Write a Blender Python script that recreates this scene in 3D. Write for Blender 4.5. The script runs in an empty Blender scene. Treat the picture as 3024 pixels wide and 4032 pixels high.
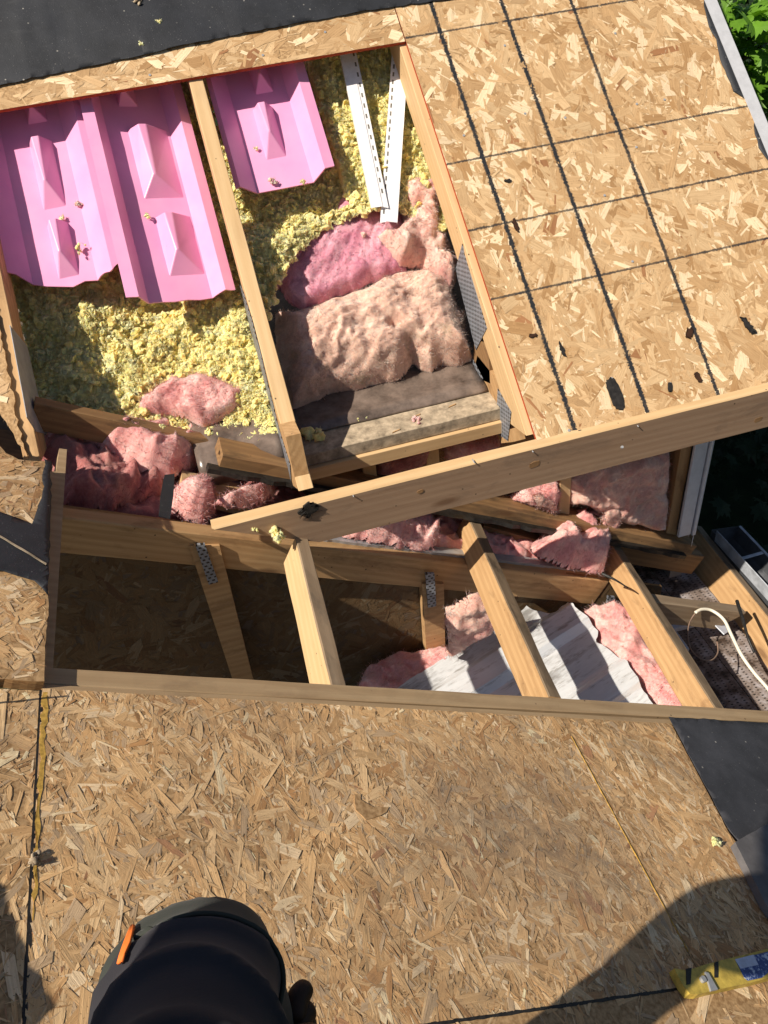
import bpy, bmesh, math, random
import numpy as np
from mathutils import Vector, Matrix, noise, Quaternion
random.seed(7); rng = np.random.default_rng(7)
SC = bpy.context.scene; COL = SC.collection
R_ = math.radians

# ------------------------------------------------------------------ camera
CR = ((0.9580571, -0.2708512, -0.0936278), (-0.2457243, -0.6082853, -0.7547241), (0.1474655, 0.7460754, -0.6493268))
FPX, CX, CY = 3244.8, 1512.0, 2016.0
cam = bpy.data.cameras.new('camera'); camo = bpy.data.objects.new('camera', cam); COL.objects.link(camo)
cam.sensor_fit = 'VERTICAL'; cam.sensor_height = 36.0; cam.sensor_width = 27.0
cam.lens = FPX / 4032 * 36.0; cam.clip_start = 0.02; cam.clip_end = 400
m = Matrix(((CR[0][0], -CR[1][0], -CR[2][0], 0), (CR[0][1], -CR[1][1], -CR[2][1], 0), (CR[0][2], -CR[1][2], -CR[2][2], 0), (0, 0, 0, 1)))
camo.matrix_world = m; SC.camera = camo
SC.render.resolution_x = 768; SC.render.resolution_y = 1024

# ------------------------------------------------------------------ light
SUN = Vector((0.82, 0.25, -1.0)).normalized()          # direction the light travels
W = bpy.data.worlds.new('World'); SC.world = W; W.use_nodes = True
nt = W.node_tree; bg = nt.nodes['Background']
sk = nt.nodes.new('ShaderNodeTexSky'); sk.sky_type = 'NISHITA'; sk.sun_disc = False
sk.sun_elevation = math.asin(-SUN.z); sk.sun_rotation = math.atan2(-SUN.x, -SUN.y)
sk.altitude = 100; sk.air_density = 1.0; sk.dust_density = 1.0
nt.links.new(sk.outputs[0], bg.inputs[0]); bg.inputs[1].default_value = 0.05
sl_ = bpy.data.lights.new('sun', 'SUN'); sl_.energy = 5.0; sl_.angle = R_(0.53); sl_.color = (1.0, 0.90, 0.76)
so = bpy.data.objects.new('sun', sl_); COL.objects.link(so); so.location = (-4, -2, 6)
so.rotation_mode = 'QUATERNION'; so.rotation_quaternion = SUN.to_track_quat('-Z', 'Y')
SC.view_settings.view_transform = 'Standard'; SC.view_settings.look = 'None'
SC.view_settings.gamma = 1.0; SC.view_settings.exposure = 0.36

# ------------------------------------------------------------------ the two roof planes (measured from the photograph)
PU, PL, DL = 0.66945, 0.51112, 1.12
nU = Vector((0, -math.sin(PU), math.cos(PU))); oU = Vector((0.62278, 2.34755, -0.62715))
vU = Vector((0, -math.cos(PU), -math.sin(PU)))           # down-slope on the upper roof
nL = Vector((math.sin(PL), 0, math.cos(PL))); dL = Vector((math.cos(PL), 0, -math.sin(PL)))
oL = nL * -DL
X_, Y_, Z_ = Vector((1, 0, 0)), Vector((0, 1, 0)), Vector((0, 0, 1))
def fr(o, ex, ey, n):
    M = Matrix.Identity(4)
    for i in range(3):
        M[i][0] = ex[i]; M[i][1] = ey[i]; M[i][2] = n[i]; M[i][3] = o[i]
    return M
# upper frame: (x world, -v, h)    lower frame: (s, y, h)
MU = fr(Vector((0, oU.y, oU.z)), X_, -vU, nU); ML = fr(oL, dL, Y_, nL)
def ray(px, py):
    a, b = (px - CX) / FPX, (py - CY) / FPX
    return Vector((CR[0][0]*a + CR[1][0]*b + CR[2][0], CR[0][1]*a + CR[1][1]*b + CR[2][1], CR[0][2]*a + CR[1][2]*b + CR[2][2]))
def hit(px, py, M, h=0.0):
    """point of plane z=h of frame M seen at photo pixel; returns world"""
    n = Vector((M[0][2], M[1][2], M[2][2])); o = Vector((M[0][3], M[1][3], M[2][3])) + n*h
    d = ray(px, py); return d * (n.dot(o) / n.dot(d))
def loc(M, w): return M.inverted() @ w
def onZ(px, py, z): d = ray(px, py); return d * (z / d.z)
def onY(px, py, y): d = ray(px, py); return d * (y / d.y)
def onX(px, py, x): d = ray(px, py); return d * (x / d.x)
def U(x, v, h=0): return MU @ Vector((x, -v, h))
def L(s, y, h=0): return ML @ Vector((s, y, h))

# ------------------------------------------------------------------ object helpers
def tag(o, label=None, cat=None, group=None, kind=None):
    if label: o['label'] = label
    if cat: o['category'] = cat
    if group: o['group'] = group
    if kind: o['kind'] = kind
    return o
def empty(name, at, label, cat, group=None):
    o = bpy.data.objects.new(name, None); o.location = at; o.empty_display_size = 0.05
    COL.objects.link(o); return tag(o, label, cat, group)
def mobj(name, verts, faces, mat, M=None, parent=None, smooth=False, cols=None, uvs=None, mi=None):
    me = bpy.data.meshes.new(name)
    me.from_pydata([tuple(v) for v in verts], [], faces)
    for mt in (mat if isinstance(mat, (list, tuple)) else [mat]): me.materials.append(mt)
    if mi is not None: me.polygons.foreach_set('material_index', mi)
    if cols is not None:
        ca = me.color_attributes.new('Col', 'FLOAT_COLOR', 'CORNER'); ca.data.foreach_set('color', np.asarray(cols, dtype=np.float32).ravel())
    if uvs is not None:
        ul = me.uv_layers.new(name='UVMap'); ul.data.foreach_set('uv', np.asarray(uvs, dtype=np.float32).ravel())
    if smooth: me.polygons.foreach_set('use_smooth', [True]*len(me.polygons))
    me.update()
    o = bpy.data.objects.new(name, me); COL.objects.link(o)
    if M is not None: o.matrix_world = M
    if parent is not None:
        bpy.context.view_layer.update()
        mw = M.copy() if M is not None else Matrix.Identity(4)
        o.parent = parent; o.matrix_parent_inverse = parent_world(parent).inverted(); o.matrix_basis = mw
    return o
def parent_world(p):
    bpy.context.view_layer.update(); return p.matrix_world.copy()

def box_axes(c, ex, ey, ez):      # local frame matrix
    return fr(c, ex, ey, ez)
def beam(name, P0, P1, up, w, h, mat, parent=None, cut0=0.0, cut1=0.0, warp=0.0008, bev=0.0016, side=0.0, top=None):
    """sawn timber: P0,P1 = centre line of its top face, w across, h down. cut = skew of an end per metre of depth"""
    P0, P1 = Vector(P0), Vector(P1)
    ex = (P1-P0); Ln = ex.length; ex.normalize(); ey = Vector(up).cross(ex).normalized(); ez = ex.cross(ey).normalized()
    M = box_axes(P0, ex, ey, ez)
    n = max(2, int(Ln/0.05)); sd = random.random()*50
    # rounded rectangle section
    hw = w/2; b = bev
    sec = [(-hw, -b), (-hw+b, 0), (hw-b, 0), (hw, -b), (hw, -h+b), (hw-b, -h), (-hw+b, -h), (-hw, -h+b)]
    V, F = [], []
    for i in range(n+1):
        t = i/n
        for j, (y, z) in enumerate(sec):
            x = t*Ln + (1-t)*cut0*(-z) + t*cut1*(-z)
            q = Vector((x*9+sd, y*30, z*30))
            V.append((x, y + warp*noise.noise(q)+side*math.sin(t*3.0), z + warp*noise.noise(q+Vector((9, 9, 9)))))
    for i in range(n):
        for j in range(8):
            a = i*8+j; c = i*8+(j+1) % 8
            F.append((a, a+8, c+8, c))
    F.append(tuple(range(8))[::1]); F.append(tuple(range(n*8, n*8+8))[::-1])
    if top: o = mobj(name, V, F, [mat, top], M, parent, mi=[1 if (q < n*8 and q % 8 in (0, 1, 2)) else 0 for q in range(len(F))])
    else: o = mobj(name, V, F, mat, M, parent)
    return o
def prism(name, pts, z0, z1, mat, M=None, parent=None, jag=0.0, step=0.012, seed=0):
    """closed slab from a polygon in frame M between heights z0 and z1"""
    P = [Vector((p[0], p[1])) for p in pts]
    if jag > 0:
        Q = []
        for i, a in enumerate(P):
            b = P[(i+1) % len(P)]; k = max(1, int((b-a).length/step))
            nrm = Vector(((b-a).y, -(b-a).x)).normalized() if (b-a).length > 0 else Vector((0, 0))
            for t in range(k):
                p = a.lerp(b, t/k); w = 1 if t else 0
                Q.append(p + nrm*w*jag*(random.random()*2-1))
        P = Q
    ar = sum(P[i].x*P[(i+1) % len(P)].y - P[(i+1) % len(P)].x*P[i].y for i in range(len(P)))
    if ar < 0: P.reverse()
    n = len(P); V = [(p.x, p.y, z0) for p in P]+[(p.x, p.y, z1) for p in P]
    bm = bmesh.new(); vs = [bm.verts.new(v) for v in V]
    bm.faces.new(vs[n:]); bm.faces.new(vs[:n][::-1])
    for i in range(n): bm.faces.new((vs[i], vs[(i+1) % n], vs[n+(i+1) % n], vs[n+i]))
    bmesh.ops.triangulate(bm, faces=[f for f in bm.faces if len(f.verts) > 4])
    me = bpy.data.meshes.new(name); bm.to_mesh(me); bm.free()
    for mt in (mat if isinstance(mat, (list, tuple)) else [mat]): me.materials.append(mt)
    o = bpy.data.objects.new(name, me); COL.objects.link(o)
    if M is not None: o.matrix_world = M
    if parent is not None:
        mw = M.copy() if M is not None else Matrix.Identity(4)
        o.parent = parent; o.matrix_parent_inverse = parent_world(parent).inverted(); o.matrix_basis = mw
    return o
def pxpoly(pts, M, h=0.0):
    return [tuple(loc(M, hit(x, y, M, h)))[:2] for x, y in pts]
def tube(name, pts, r, mat, parent=None, seg=8, taper=None):
    P = [Vector(p) for p in pts]
    # catmull-rom
    Q = []
    for i in range(len(P)-1):
        p0 = P[max(0, i-1)]; p1 = P[i]; p2 = P[i+1]; p3 = P[min(len(P)-1, i+2)]
        for k in range(6):
            t = k/6; Q.append(0.5*((2*p1)+(p2-p0)*t+(2*p0-5*p1+4*p2-p3)*t*t+(3*p1-p0-3*p2+p3)*t**3))
    Q.append(P[-1]); V, F = [], []
    ref = Vector((0.3, 0.2, 1)).normalized()
    for i, q in enumerate(Q):
        d = (Q[min(i+1, len(Q)-1)]-Q[max(0, i-1)]).normalized()
        a = d.cross(ref).normalized(); b = d.cross(a)
        rr = r if taper is None else r*(1-(1-taper)*i/(len(Q)-1))
        for k in range(seg):
            an = 2*math.pi*k/seg; V.append(q+(a*math.cos(an)+b*math.sin(an))*rr)
    for i in range(len(Q)-1):
        for k in range(seg):
            F.append((i*seg+k, i*seg+(k+1) % seg, (i+1)*seg+(k+1) % seg, (i+1)*seg+k))
    F.append(tuple(range(seg))[::-1]); F.append(tuple(range((len(Q)-1)*seg, len(Q)*seg)))
    return mobj(name, V, F, mat, None, parent, smooth=True)

# ------------------------------------------------------------------ materials
class NT:
    def __init__(s, name, rough=0.7, spec=0.3):
        s.m = bpy.data.materials.new(name); s.m.use_nodes = True; s.t = s.m.node_tree; s.b = s.t.nodes['Principled BSDF']
        s.b.inputs['Roughness'].default_value = rough; s.b.inputs['Specular IOR Level'].default_value = spec
        s.tc = s.t.nodes.new('ShaderNodeTexCoord')
    def n(s, typ, **k):
        x = s.t.nodes.new(typ)
        for a, v in k.items(): setattr(x, a, v)
        return x
    def l(s, a, b): s.t.links.new(a, b)
    def map(s, scale=(1, 1, 1), src='Object', locv=(0, 0, 0)):
        mp = s.n('ShaderNodeMapping'); mp.inputs['Scale'].default_value = scale; mp.inputs['Location'].default_value = locv
        s.l(s.tc.outputs[src], mp.inputs[0]); return mp.outputs[0]
    def noise(s, vec, scale, detail=4, rough=0.6, dist=0.0):
        x = s.n('ShaderNodeTexNoise'); x.inputs['Scale'].default_value = scale; x.inputs['Detail'].default_value = detail
        x.inputs['Roughness'].default_value = rough; x.inputs['Distortion'].default_value = dist
        if vec is not None: s.l(vec, x.inputs['Vector'])
        return x.outputs['Fac']
    def ramp(s, fac, stops, interp='LINEAR'):
        x = s.n('ShaderNodeValToRGB'); x.color_ramp.interpolation = interp
        while len(x.color_ramp.elements) < len(stops): x.color_ramp.elements.new(0.5)
        for e, (p, c) in zip(x.color_ramp.elements, stops):
            e.position = p; e.color = (*c, 1) if len(c) == 3 else c
        s.l(fac, x.inputs[0]); return x.outputs[0]
    def mix(s, fac, a, b, mode='MIX'):
        x = s.n('ShaderNodeMix', data_type='RGBA', blend_type=mode)
        for i, v in ((0, fac), (6, a), (7, b)):
            if isinstance(v, (int, float)): x.inputs[i].default_value = v
            elif isinstance(v, tuple): x.inputs[i].default_value = (*v, 1)
            else: s.l(v, x.inputs[i])
        return x.outputs[2]
    def math(s, op, a, b=None, c=None):
        x = s.n('ShaderNodeMath', operation=op)
        for i, v in enumerate((a, b, c)):
            if v is None: continue
            if isinstance(v, (int, float)): x.inputs[i].default_value = v
            else: s.l(v, x.inputs[i])
        return x.outputs[0]
    def bump(s, h, strength=0.4, dist=0.002):
        x = s.n('ShaderNodeBump'); x.inputs['Strength'].default_value = strength; x.inputs['Distance'].default_value = dist
        s.l(h, x.inputs['Height']); s.l(x.outputs[0], s.b.inputs['Normal'])
    def col(s, c):
        if isinstance(c, tuple): s.b.inputs['Base Color'].default_value = (*c, 1)
        else: s.l(c, s.b.inputs['Base Color'])
        return s.m

def wood_mat(name, light, dark, stain=(0.10, 0.06, 0.04), stainamt=0.25, rough=0.65, knots=True):
    t = NT(name, rough, 0.25)
    v = t.map((2.0, 26, 26)); d = t.noise(v, 1.0, 3, 0.5, 0.6)
    w = t.n('ShaderNodeTexWave', wave_type='BANDS', bands_direction='DIAGONAL'); w.inputs['Scale'].default_value = 1.3
    w.inputs['Distortion'].default_value = 5.0; w.inputs['Detail'].default_value = 2; w.inputs['Detail Scale'].default_value = 0.6
    t.l(t.map((0.7, 22, 22)), w.inputs['Vector'])
    g = t.mix(0.25, d, w.outputs['Fac'])
    fine = t.noise(t.map((6, 220, 220)), 1.0, 3, 0.7)
    c = t.ramp(g, [(0.2, dark), (0.5, tuple((a+b)/2 for a, b in zip(light, dark))), (0.72, light)])
    c = t.mix(0.35, c, t.ramp(fine, [(0.3, dark), (0.7, light)]))
    bl = t.noise(t.map((5, 14, 14)), 1.3, 6, 0.7, 0.6)
    c = t.mix(t.math('MULTIPLY', t.ramp(bl, [(0.52, (0, 0, 0)), (0.75, (1, 1, 1))]), stainamt), c, stain)
    if knots:
        vo = t.n('ShaderNodeTexVoronoi'); vo.inputs['Scale'].default_value = 1.0; t.l(t.map((2.6, 9, 9)), vo.inputs['Vector'])
        kf = t.ramp(vo.outputs['Distance'], [(0.05, (1, 1, 1)), (0.12, (0, 0, 0))])
        c = t.mix(t.math('MULTIPLY', kf, 0.65), c, (0.12, 0.055, 0.025))
    # nail holes / specks
    vs = t.n('ShaderNodeTexVoronoi'); vs.inputs['Scale'].default_value = 42; t.l(t.tc.outputs['Object'], vs.inputs['Vector'])
    sp = t.ramp(vs.outputs['Distance'], [(0.07, (1, 1, 1)), (0.12, (0, 0, 0))])
    sn = t.ramp(t.noise(t.map((5, 5, 5)), 3.0, 2), [(0.52, (0, 0, 0)), (0.56, (1, 1, 1))])
    c = t.mix(t.math('MULTIPLY', sp, sn), c, (0.07, 0.045, 0.03))
    t.bump(t.mix(0.5, fine, g), 0.35, 0.0012)
    return t.col(c)
W_new = wood_mat('wood_new', (0.66, 0.47, 0.26), (0.54, 0.35, 0.17), stainamt=0.15)
W_warm = wood_mat('wood_warm', (0.56, 0.36, 0.18), (0.36, 0.205, 0.09), stain=(0.16, 0.085, 0.04), stainamt=0.75)
W_fas = wood_mat('wood_fascia', (0.38, 0.26, 0.17), (0.27, 0.17, 0.105), stain=(0.14, 0.10, 0.075), stainamt=0.55)
W_grey = wood_mat('wood_grey', (0.36, 0.27, 0.18), (0.22, 0.15, 0.09), stain=(0.09, 0.075, 0.06), stainamt=0.6)
W_bar = wood_mat('wood_bar', (0.47, 0.34, 0.20), (0.33, 0.22, 0.12), stainamt=0.3)
W_dark = wood_mat('wood_stained', (0.34, 0.20, 0.09), (0.18, 0.10, 0.05), stain=(0.03, 0.025, 0.02), stainamt=0.8)

W_dirt = wood_mat('wood_dirty_top', (0.26, 0.19, 0.12), (0.12, 0.085, 0.055), stain=(0.02, 0.018, 0.016), stainamt=0.9)
def osb_mat(name, sat=1.0, stain=0.0, lines=None, wear=0.0):
    t = NT(name, 0.55 if sat > 0.9 else 0.62, 0.3)
    at = t.n('ShaderNodeVertexColor'); at.layer_name = 'Col'
    mp = t.n('ShaderNodeMapping'); mp.inputs['Scale'].default_value = (14, 330, 1); t.l(t.tc.outputs['UV'], mp.inputs[0])
    g = t.noise(mp.outputs[0], 1.0, 4, 0.7)
    mp2 = t.n('ShaderNodeMapping'); mp2.inputs['Scale'].default_value = (25, 90, 1); t.l(t.tc.outputs['UV'], mp2.inputs[0])
    g2 = t.noise(mp2.outputs[0], 1.0, 5, 0.75)
    c = t.mix(1.0, at.outputs[0], t.ramp(g, [(0.25, (0.72, 0.66, 0.58)), (0.75, (1.16, 1.16, 1.14))]), 'MULTIPLY')
    c = t.mix(t.math('MULTIPLY', t.ramp(g2, [(0.56, (0, 0, 0)), (0.70, (1, 1, 1))]), 0.45), c, (0.26, 0.14, 0.06))
    vh = t.n('ShaderNodeTexVoronoi'); vh.inputs['Scale'].default_value = 11; t.l(t.tc.outputs['Object'], vh.inputs['Vector'])
    c = t.mix(t.math('MULTIPLY', t.ramp(vh.outputs['Distance'], [(0.020, (1, 1, 1)), (0.034, (0, 0, 0))]), 0.9), c, (0.05, 0.03, 0.018))
    # crumbs of resin and dust
    sp = t.noise(t.map((1, 1, 1)), 260, 2, 0.6)
    c = t.mix(t.math('MULTIPLY', t.ramp(sp, [(0.66, (0, 0, 0)), (0.70, (1, 1, 1))]), 0.8), c, (0.12, 0.065, 0.03))
    if stain:
        a = t.noise(t.map((1, 1, 1)), 3.2, 6, 0.7, 0.4); b = t.noise(t.map((1, 1, 1)), 22.0, 5, 0.7)
        f = t.math('MULTIPLY', t.ramp(a, [(0.45, (0, 0, 0)), (0.72, (1, 1, 1))]), t.ramp(b, [(0.35, (0.2, 0.2, 0.2)), (0.65, (1, 1, 1))]))
        sx = t.n('ShaderNodeSeparateXYZ'); t.l(t.tc.outputs['Object'], sx.inputs[0])
        dx_ = t.math('MULTIPLY', t.math('SUBTRACT', sx.outputs[0], 1.02), 2.6); dy_ = t.math('MULTIPLY', t.math('SUBTRACT', sx.outputs[1], 0.70), 3.4)
        rr = t.math('ADD', t.math('MULTIPLY', dx_, dx_), t.math('MULTIPLY', dy_, dy_))
        patch_ = t.math('MULTIPLY', t.ramp(rr, [(0.0, (1, 1, 1)), (1.0, (0, 0, 0))]), t.math('MULTIPLY', b, 1.3))
        c = t.mix(t.math('MULTIPLY', f, stain), c, (0.125, 0.10, 0.08))
        c = t.mix(t.math('MULTIPLY', patch_, 0.62), c, (0.17, 0.135, 0.11))
    if lines:
        sep = t.n('ShaderNodeSeparateXYZ'); t.l(t.tc.outputs['Object'], sep.inputs[0])
        nz = t.noise(t.map((1, 1, 1)), 170, 3, 0.8); nz2 = t.noise(t.map((1, 1, 1)), 24, 3, 0.7)
        for axis, pos, wd, op, lo, hi in lines:
            co = sep.outputs[axis]; other = sep.outputs[1-axis]
            dd = t.math('ABSOLUTE', t.math('SUBTRACT', co, pos))
            dd = t.math('ADD', dd, t.math('MULTIPLY', t.math('SUBTRACT', nz, 0.5), wd*3.4))
            ww = t.math('MULTIPLY', t.math('ADD', nz2, 0.5), wd)
            f = t.math('SUBTRACT', ww, dd); f = t.math('MULTIPLY', f, 700.0)
            cl = t.n('ShaderNodeClamp'); t.l(f, cl.inputs[0])
            r1 = t.math('GREATER_THAN', other, lo); r2 = t.math('LESS_THAN', other, hi)
            fade = t.math('ADD', t.math('MULTIPLY', nz2, 0.5), op-0.2)
            f = t.math('MULTIPLY', t.math('MULTIPLY', cl.outputs[0], t.math('MULTIPLY', r1, r2)), fade)
            cl2 = t.n('ShaderNodeClamp'); t.l(f, cl2.inputs[0])
            c = t.mix(cl2.outputs[0], c, (0.022, 0.024, 0.028))
    t.bump(t.mix(0.5, g, g2), 0.5 if sat > 0.9 else 1.0, 0.0010 if sat > .9 else 0.0016)
    return t.col(c)
S = 0.2032
LU = [(0, 0.62278+S*(i), 0.0066, 0.95, -1.2, 3.0) for i in (1, 2)] + [(0, 0.62278+S*3, 0.0058, 0.9, -1.2, 3)]
LU += [(1, -S*j, 0.0038, 0.80, 0.0, 3.0) for j in (-3, -1, 1, 2, 3)]
M_osbU = osb_mat('osb_bright', 1.0, 0.0, LU)
M_osbS = osb_mat('osb_strip', 1.0, 0.0, [(0, 0.308, 0.0009, 0.55, -1, 3), (0, -0.09, 0.0008, 0.5, -1, 3)])
M_osbL = osb_mat('osb_weathered', 0.8, 0.80)
M_osbD = osb_mat('osb_shaded', 0.8, 0.2)
t = NT('osb_edge', 0.8, 0.2); M_edge = t.col(t.ramp(t.noise(t.map((60, 60, 400)), 1.0, 4), [(0.3, (0.20, 0.10, 0.04)), (0.7, (0.42, 0.25, 0.11))]))
t = NT('osb_edge_red', 0.8, 0.2); M_edgeR = t.col(t.ramp(t.noise(t.map((60, 60, 200)), 1.0, 4), [(0.3, (0.22, 0.04, 0.02)), (0.7, (0.48, 0.09, 0.035))]))
t = NT('osb_glue', 0.7, 0.2); M_glue = t.col(t.ramp(t.noise(t.map((1, 1, 1)), 120, 4), [(0.35, (0.28, 0.165, 0.075)), (0.65, (0.52, 0.34, 0.175))]))

def felt_mat(name, base, sp=0.5):
    t = NT(name, 0.62, 0.35)
    n1 = t.noise(t.map((1, 1, 1)), 7, 6, 0.7); n2 = t.noise(t.map((1, 1, 1)), 300, 3, 0.6)
    c = t.ramp(n1, [(0.3, tuple(b*0.7 for b in base)), (0.7, tuple(b*1.5 for b in base))])
    c = t.mix(t.ramp(n2, [(0.66, (0, 0, 0)), (0.73, (1, 1, 1))]), c, (0.16, 0.16, 0.16))
    vo = t.n('ShaderNodeTexVoronoi'); vo.inputs['Scale'].default_value = 34; t.l(t.tc.outputs['Object'], vo.inputs['Vector'])
    c = t.mix(t.math('MULTIPLY', t.ramp(vo.outputs['Distance'], [(0.05, (1, 1, 1)), (0.10, (0, 0, 0))]), t.ramp(n1, [(0.45, (0, 0, 0)), (0.6, (1, 1, 1))])), c, (0.42, 0.40, 0.36))
    st = t.noise(t.map((8, 60, 8)), 1.0, 4, 0.7)
    c = t.mix(t.math('MULTIPLY', t.ramp(st, [(0.6, (0, 0, 0)), (0.8, (1, 1, 1))]), sp*0.35), c, (0.13, 0.13, 0.135))
    t.bump(t.mix(0.4, t.noise(t.map((1, 1, 1)), 28, 5, 0.6), n2), 0.5, 0.0025)
    return t.col(c)
M_felt = felt_mat('roofing_felt', (0.020, 0.022, 0.027)); M_feltR = felt_mat('worn_felt', (0.042, 0.043, 0.050), 1.0)

def foam():
    t = NT('pink_foam', 0.34, 0.5)
    n1 = t.noise(t.map((1, 1, 1)), 9, 3); n2 = t.noise(t.map((1, 1, 1)), 170, 3, 0.7)
    c = t.ramp(n1, [(0.3, (0.80, 0.33, 0.57)), (0.7, (0.86, 0.39, 0.61))])
    c = t.mix(t.math('MULTIPLY', t.ramp(n2, [(0.70, (0, 0, 0)), (0.74, (1, 1, 1))]), 0.6), c, (0.30, 0.13, 0.16))
    t.b.inputs['Subsurface Weight'].default_value = 0.0
    t.bump(t.noise(t.map((1, 1, 1)), 420, 2), 0.06, 0.001)
    return t.col(c)
M_foam = foam()
def fibre_mat(name, a, b, c3, dirt=0.3, fs=1.0):
    t = NT(name, 1.0, 0.05)
    n1 = t.noise(t.map((1, 1, 1)), 16*fs, 5, 0.65, 0.5); n2 = t.noise(t.map((1, 1.0, 0.5)), 90*fs, 5, 0.75, 1.2); n3 = t.noise(t.map((1, 1, 1)), 340, 3, 0.7)
    c = t.ramp(n1, [(0.30, b), (0.5, a), (0.72, c3)])
    c = t.mix(0.5, c, t.mix(1.0, c, t.ramp(n2, [(0.3, (0.60, 0.50, 0.50)), (0.7, (1.25, 1.28, 1.28))]), 'MULTIPLY'))
    d = t.noise(t.map((1, 1, 1)), 11, 5, 0.7)
    c = t.mix(t.math('MULTIPLY', t.ramp(d, [(0.55, (0, 0, 0)), (0.75, (1, 1, 1))]), dirt), c, (0.30, 0.24, 0.15))
    t.b.inputs['Subsurface Weight'].default_value = 0.75; t.b.inputs['Subsurface Scale'].default_value = 0.012; t.b.inputs['Subsurface Radius'].default_value = (1.0, 0.7, 0.55)
    t.b.inputs['Sheen Weight'].default_value = 0.15; t.b.inputs['Sheen Roughness'].default_value = 0.5
    t.bump(t.mix(0.45, n2, n3), 0.7, 0.004)
    return t.col(c)
M_pink = fibre_mat('batt_pink', (0.80, 0.42, 0.39), (0.70, 0.28, 0.28), (0.90, 0.62, 0.57), 0.12)
M_mag = fibre_mat('batt_magenta', (0.70, 0.32, 0.40), (0.58, 0.22, 0.31), (0.80, 0.48, 0.54), 0.1)
M_salm = fibre_mat('batt_salmon', (0.78, 0.48, 0.40), (0.68, 0.34, 0.31), (0.88, 0.68, 0.58), 0.25)
M_tan = fibre_mat('batt_dirty', (0.72, 0.48, 0.38), (0.50, 0.33, 0.26), (0.82, 0.62, 0.50), 0.9)
M_drk = fibre_mat('batt_shaded', (0.42, 0.17, 0.16), (0.28, 0.09, 0.09), (0.52, 0.27, 0.24), 0.3)  # dark pink: shade of the low pieces put into the colour
M_yel = fibre_mat('loose_yellow', (0.92, 0.78, 0.31), (0.84, 0.66, 0.22), (0.96, 0.88, 0.48), 0.12, 1.5)

def metal(name, c, rough=0.45, dirt=0.4, plate=False, met=0.8):
    t = NT(name, rough, 0.5); t.b.inputs['Metallic'].default_value = met*0.35
    n = t.noise(t.map((1, 1, 1)), 30, 5, 0.7)
    cc = t.mix(t.math('MULTIPLY', t.ramp(n, [(0.4, (0, 0, 0)), (0.75, (1, 1, 1))]), dirt), c, tuple(x*0.35 for x in c))
    if plate:
        br = t.n('ShaderNodeTexBrick'); br.offset = 0.5
        br.inputs['Scale'].default_value = 1.0; br.inputs['Mortar Size'].default_value = 0.27; br.inputs['Brick Width'].default_value = 1.0; br.inputs['Row Height'].default_value = 1.0
        br.inputs['Color1'].default_value = (0, 0, 0, 1); br.inputs['Color2'].default_value = (0, 0, 0, 1); br.inputs['Mortar'].default_value = (1, 1, 1, 1)
        br.inputs['Mortar Smooth'].default_value = 0.1
        t.l(t.map((1/0.0150, 1/0.0105, 1)), br.inputs['Vector'])
        cc = t.mix(br.outputs['Color'], (0.03, 0.025, 0.02), cc)
        t.bump(br.outputs['Color'], 0.6, 0.001)
    else: t.bump(n, 0.1, 0.002)
    return t.col(cc)
M_plate = metal('nail_plate', (0.27, 0.29, 0.33), 0.5, 0.5, True, 0.6)
M_galv = metal('galvanised', (0.45, 0.46, 0.48), 0.4, 0.5, False, 0.8)
M_alu = metal('white_aluminium', (0.62, 0.66, 0.74), 0.45, 0.25, False, 0.25)
M_drip = metal('drip_edge', (0.62, 0.63, 0.66), 0.35, 0.3, False, 0.5)
t = NT('vinyl_white', 0.35, 0.5); M_vinyl = t.col(t.ramp(t.noise(t.map((1, 1, 1)), 40, 4), [(0.3, (0.70, 0.70, 0.72)), (0.6, (0.84, 0.84, 0.86))]))
t = NT('soffit_dirty', 0.6, 0.3)
br = t.noise(t.map((1, 1, 1)), 16, 6, 0.7)
vo = t.n('ShaderNodeTexVoronoi'); vo.inputs['Scale'].default_value = 1; vo.inputs['Randomness'].default_value = 0.15; t.l(t.map((45, 90, 1)), vo.inputs['Vector'])
c = t.ramp(br, [(0.38, (0.05, 0.032, 0.022)), (0.5, (0.20, 0.16, 0.14)), (0.72, (0.42, 0.40, 0.42))])
M_soff = t.col(t.mix(t.ramp(vo.outputs['Distance'], [(0.16, (1, 1, 1)), (0.24, (0, 0, 0))]), c, (0.02, 0.018, 0.016)))
def sheet_mat():
    t = NT('old_sheet', 0.38, 0.5); t.b.inputs['Metallic'].default_value = 0.25
    n1 = t.noise(t.map((3, 14, 3)), 1.6, 6, 0.75); n2 = t.noise(t.map((4, 30, 4)), 1.5, 6, 0.75); n3 = t.noise(t.map((2, 7, 1)), 1.5, 5, 0.7)
    c = t.ramp(n1, [(0.25, (0.30, 0.29, 0.28)), (0.36, (0.70, 0.72, 0.74)), (0.75, (0.84, 0.87, 0.90))])
    c = t.mix(t.ramp(n2, [(0.55, (0, 0, 0)), (0.72, (1, 1, 1))]), c, (0.26, 0.24, 0.21))
    c = t.mix(t.math('MULTIPLY', t.ramp(n3, [(0.54, (0, 0, 0)), (0.66, (1, 1, 1))]), 0.65), c, (0.14, 0.12, 0.10))
    return t.col(c)
M_sheet = sheet_mat()
def plain(name, c, rough=0.7, spec=0.3, var=0.25, sc=20, bump=0.2):
    t = NT(name, rough, spec); n = t.noise(t.map((1, 1, 1)), sc, 5, 0.65)
    t.bump(n, bump, 0.002)
    return t.col(t.ramp(n, [(0.3, tuple(x*(1-var) for x in c)), (0.7, tuple(min(1, x*(1+var)) for x in c))]))
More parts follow.
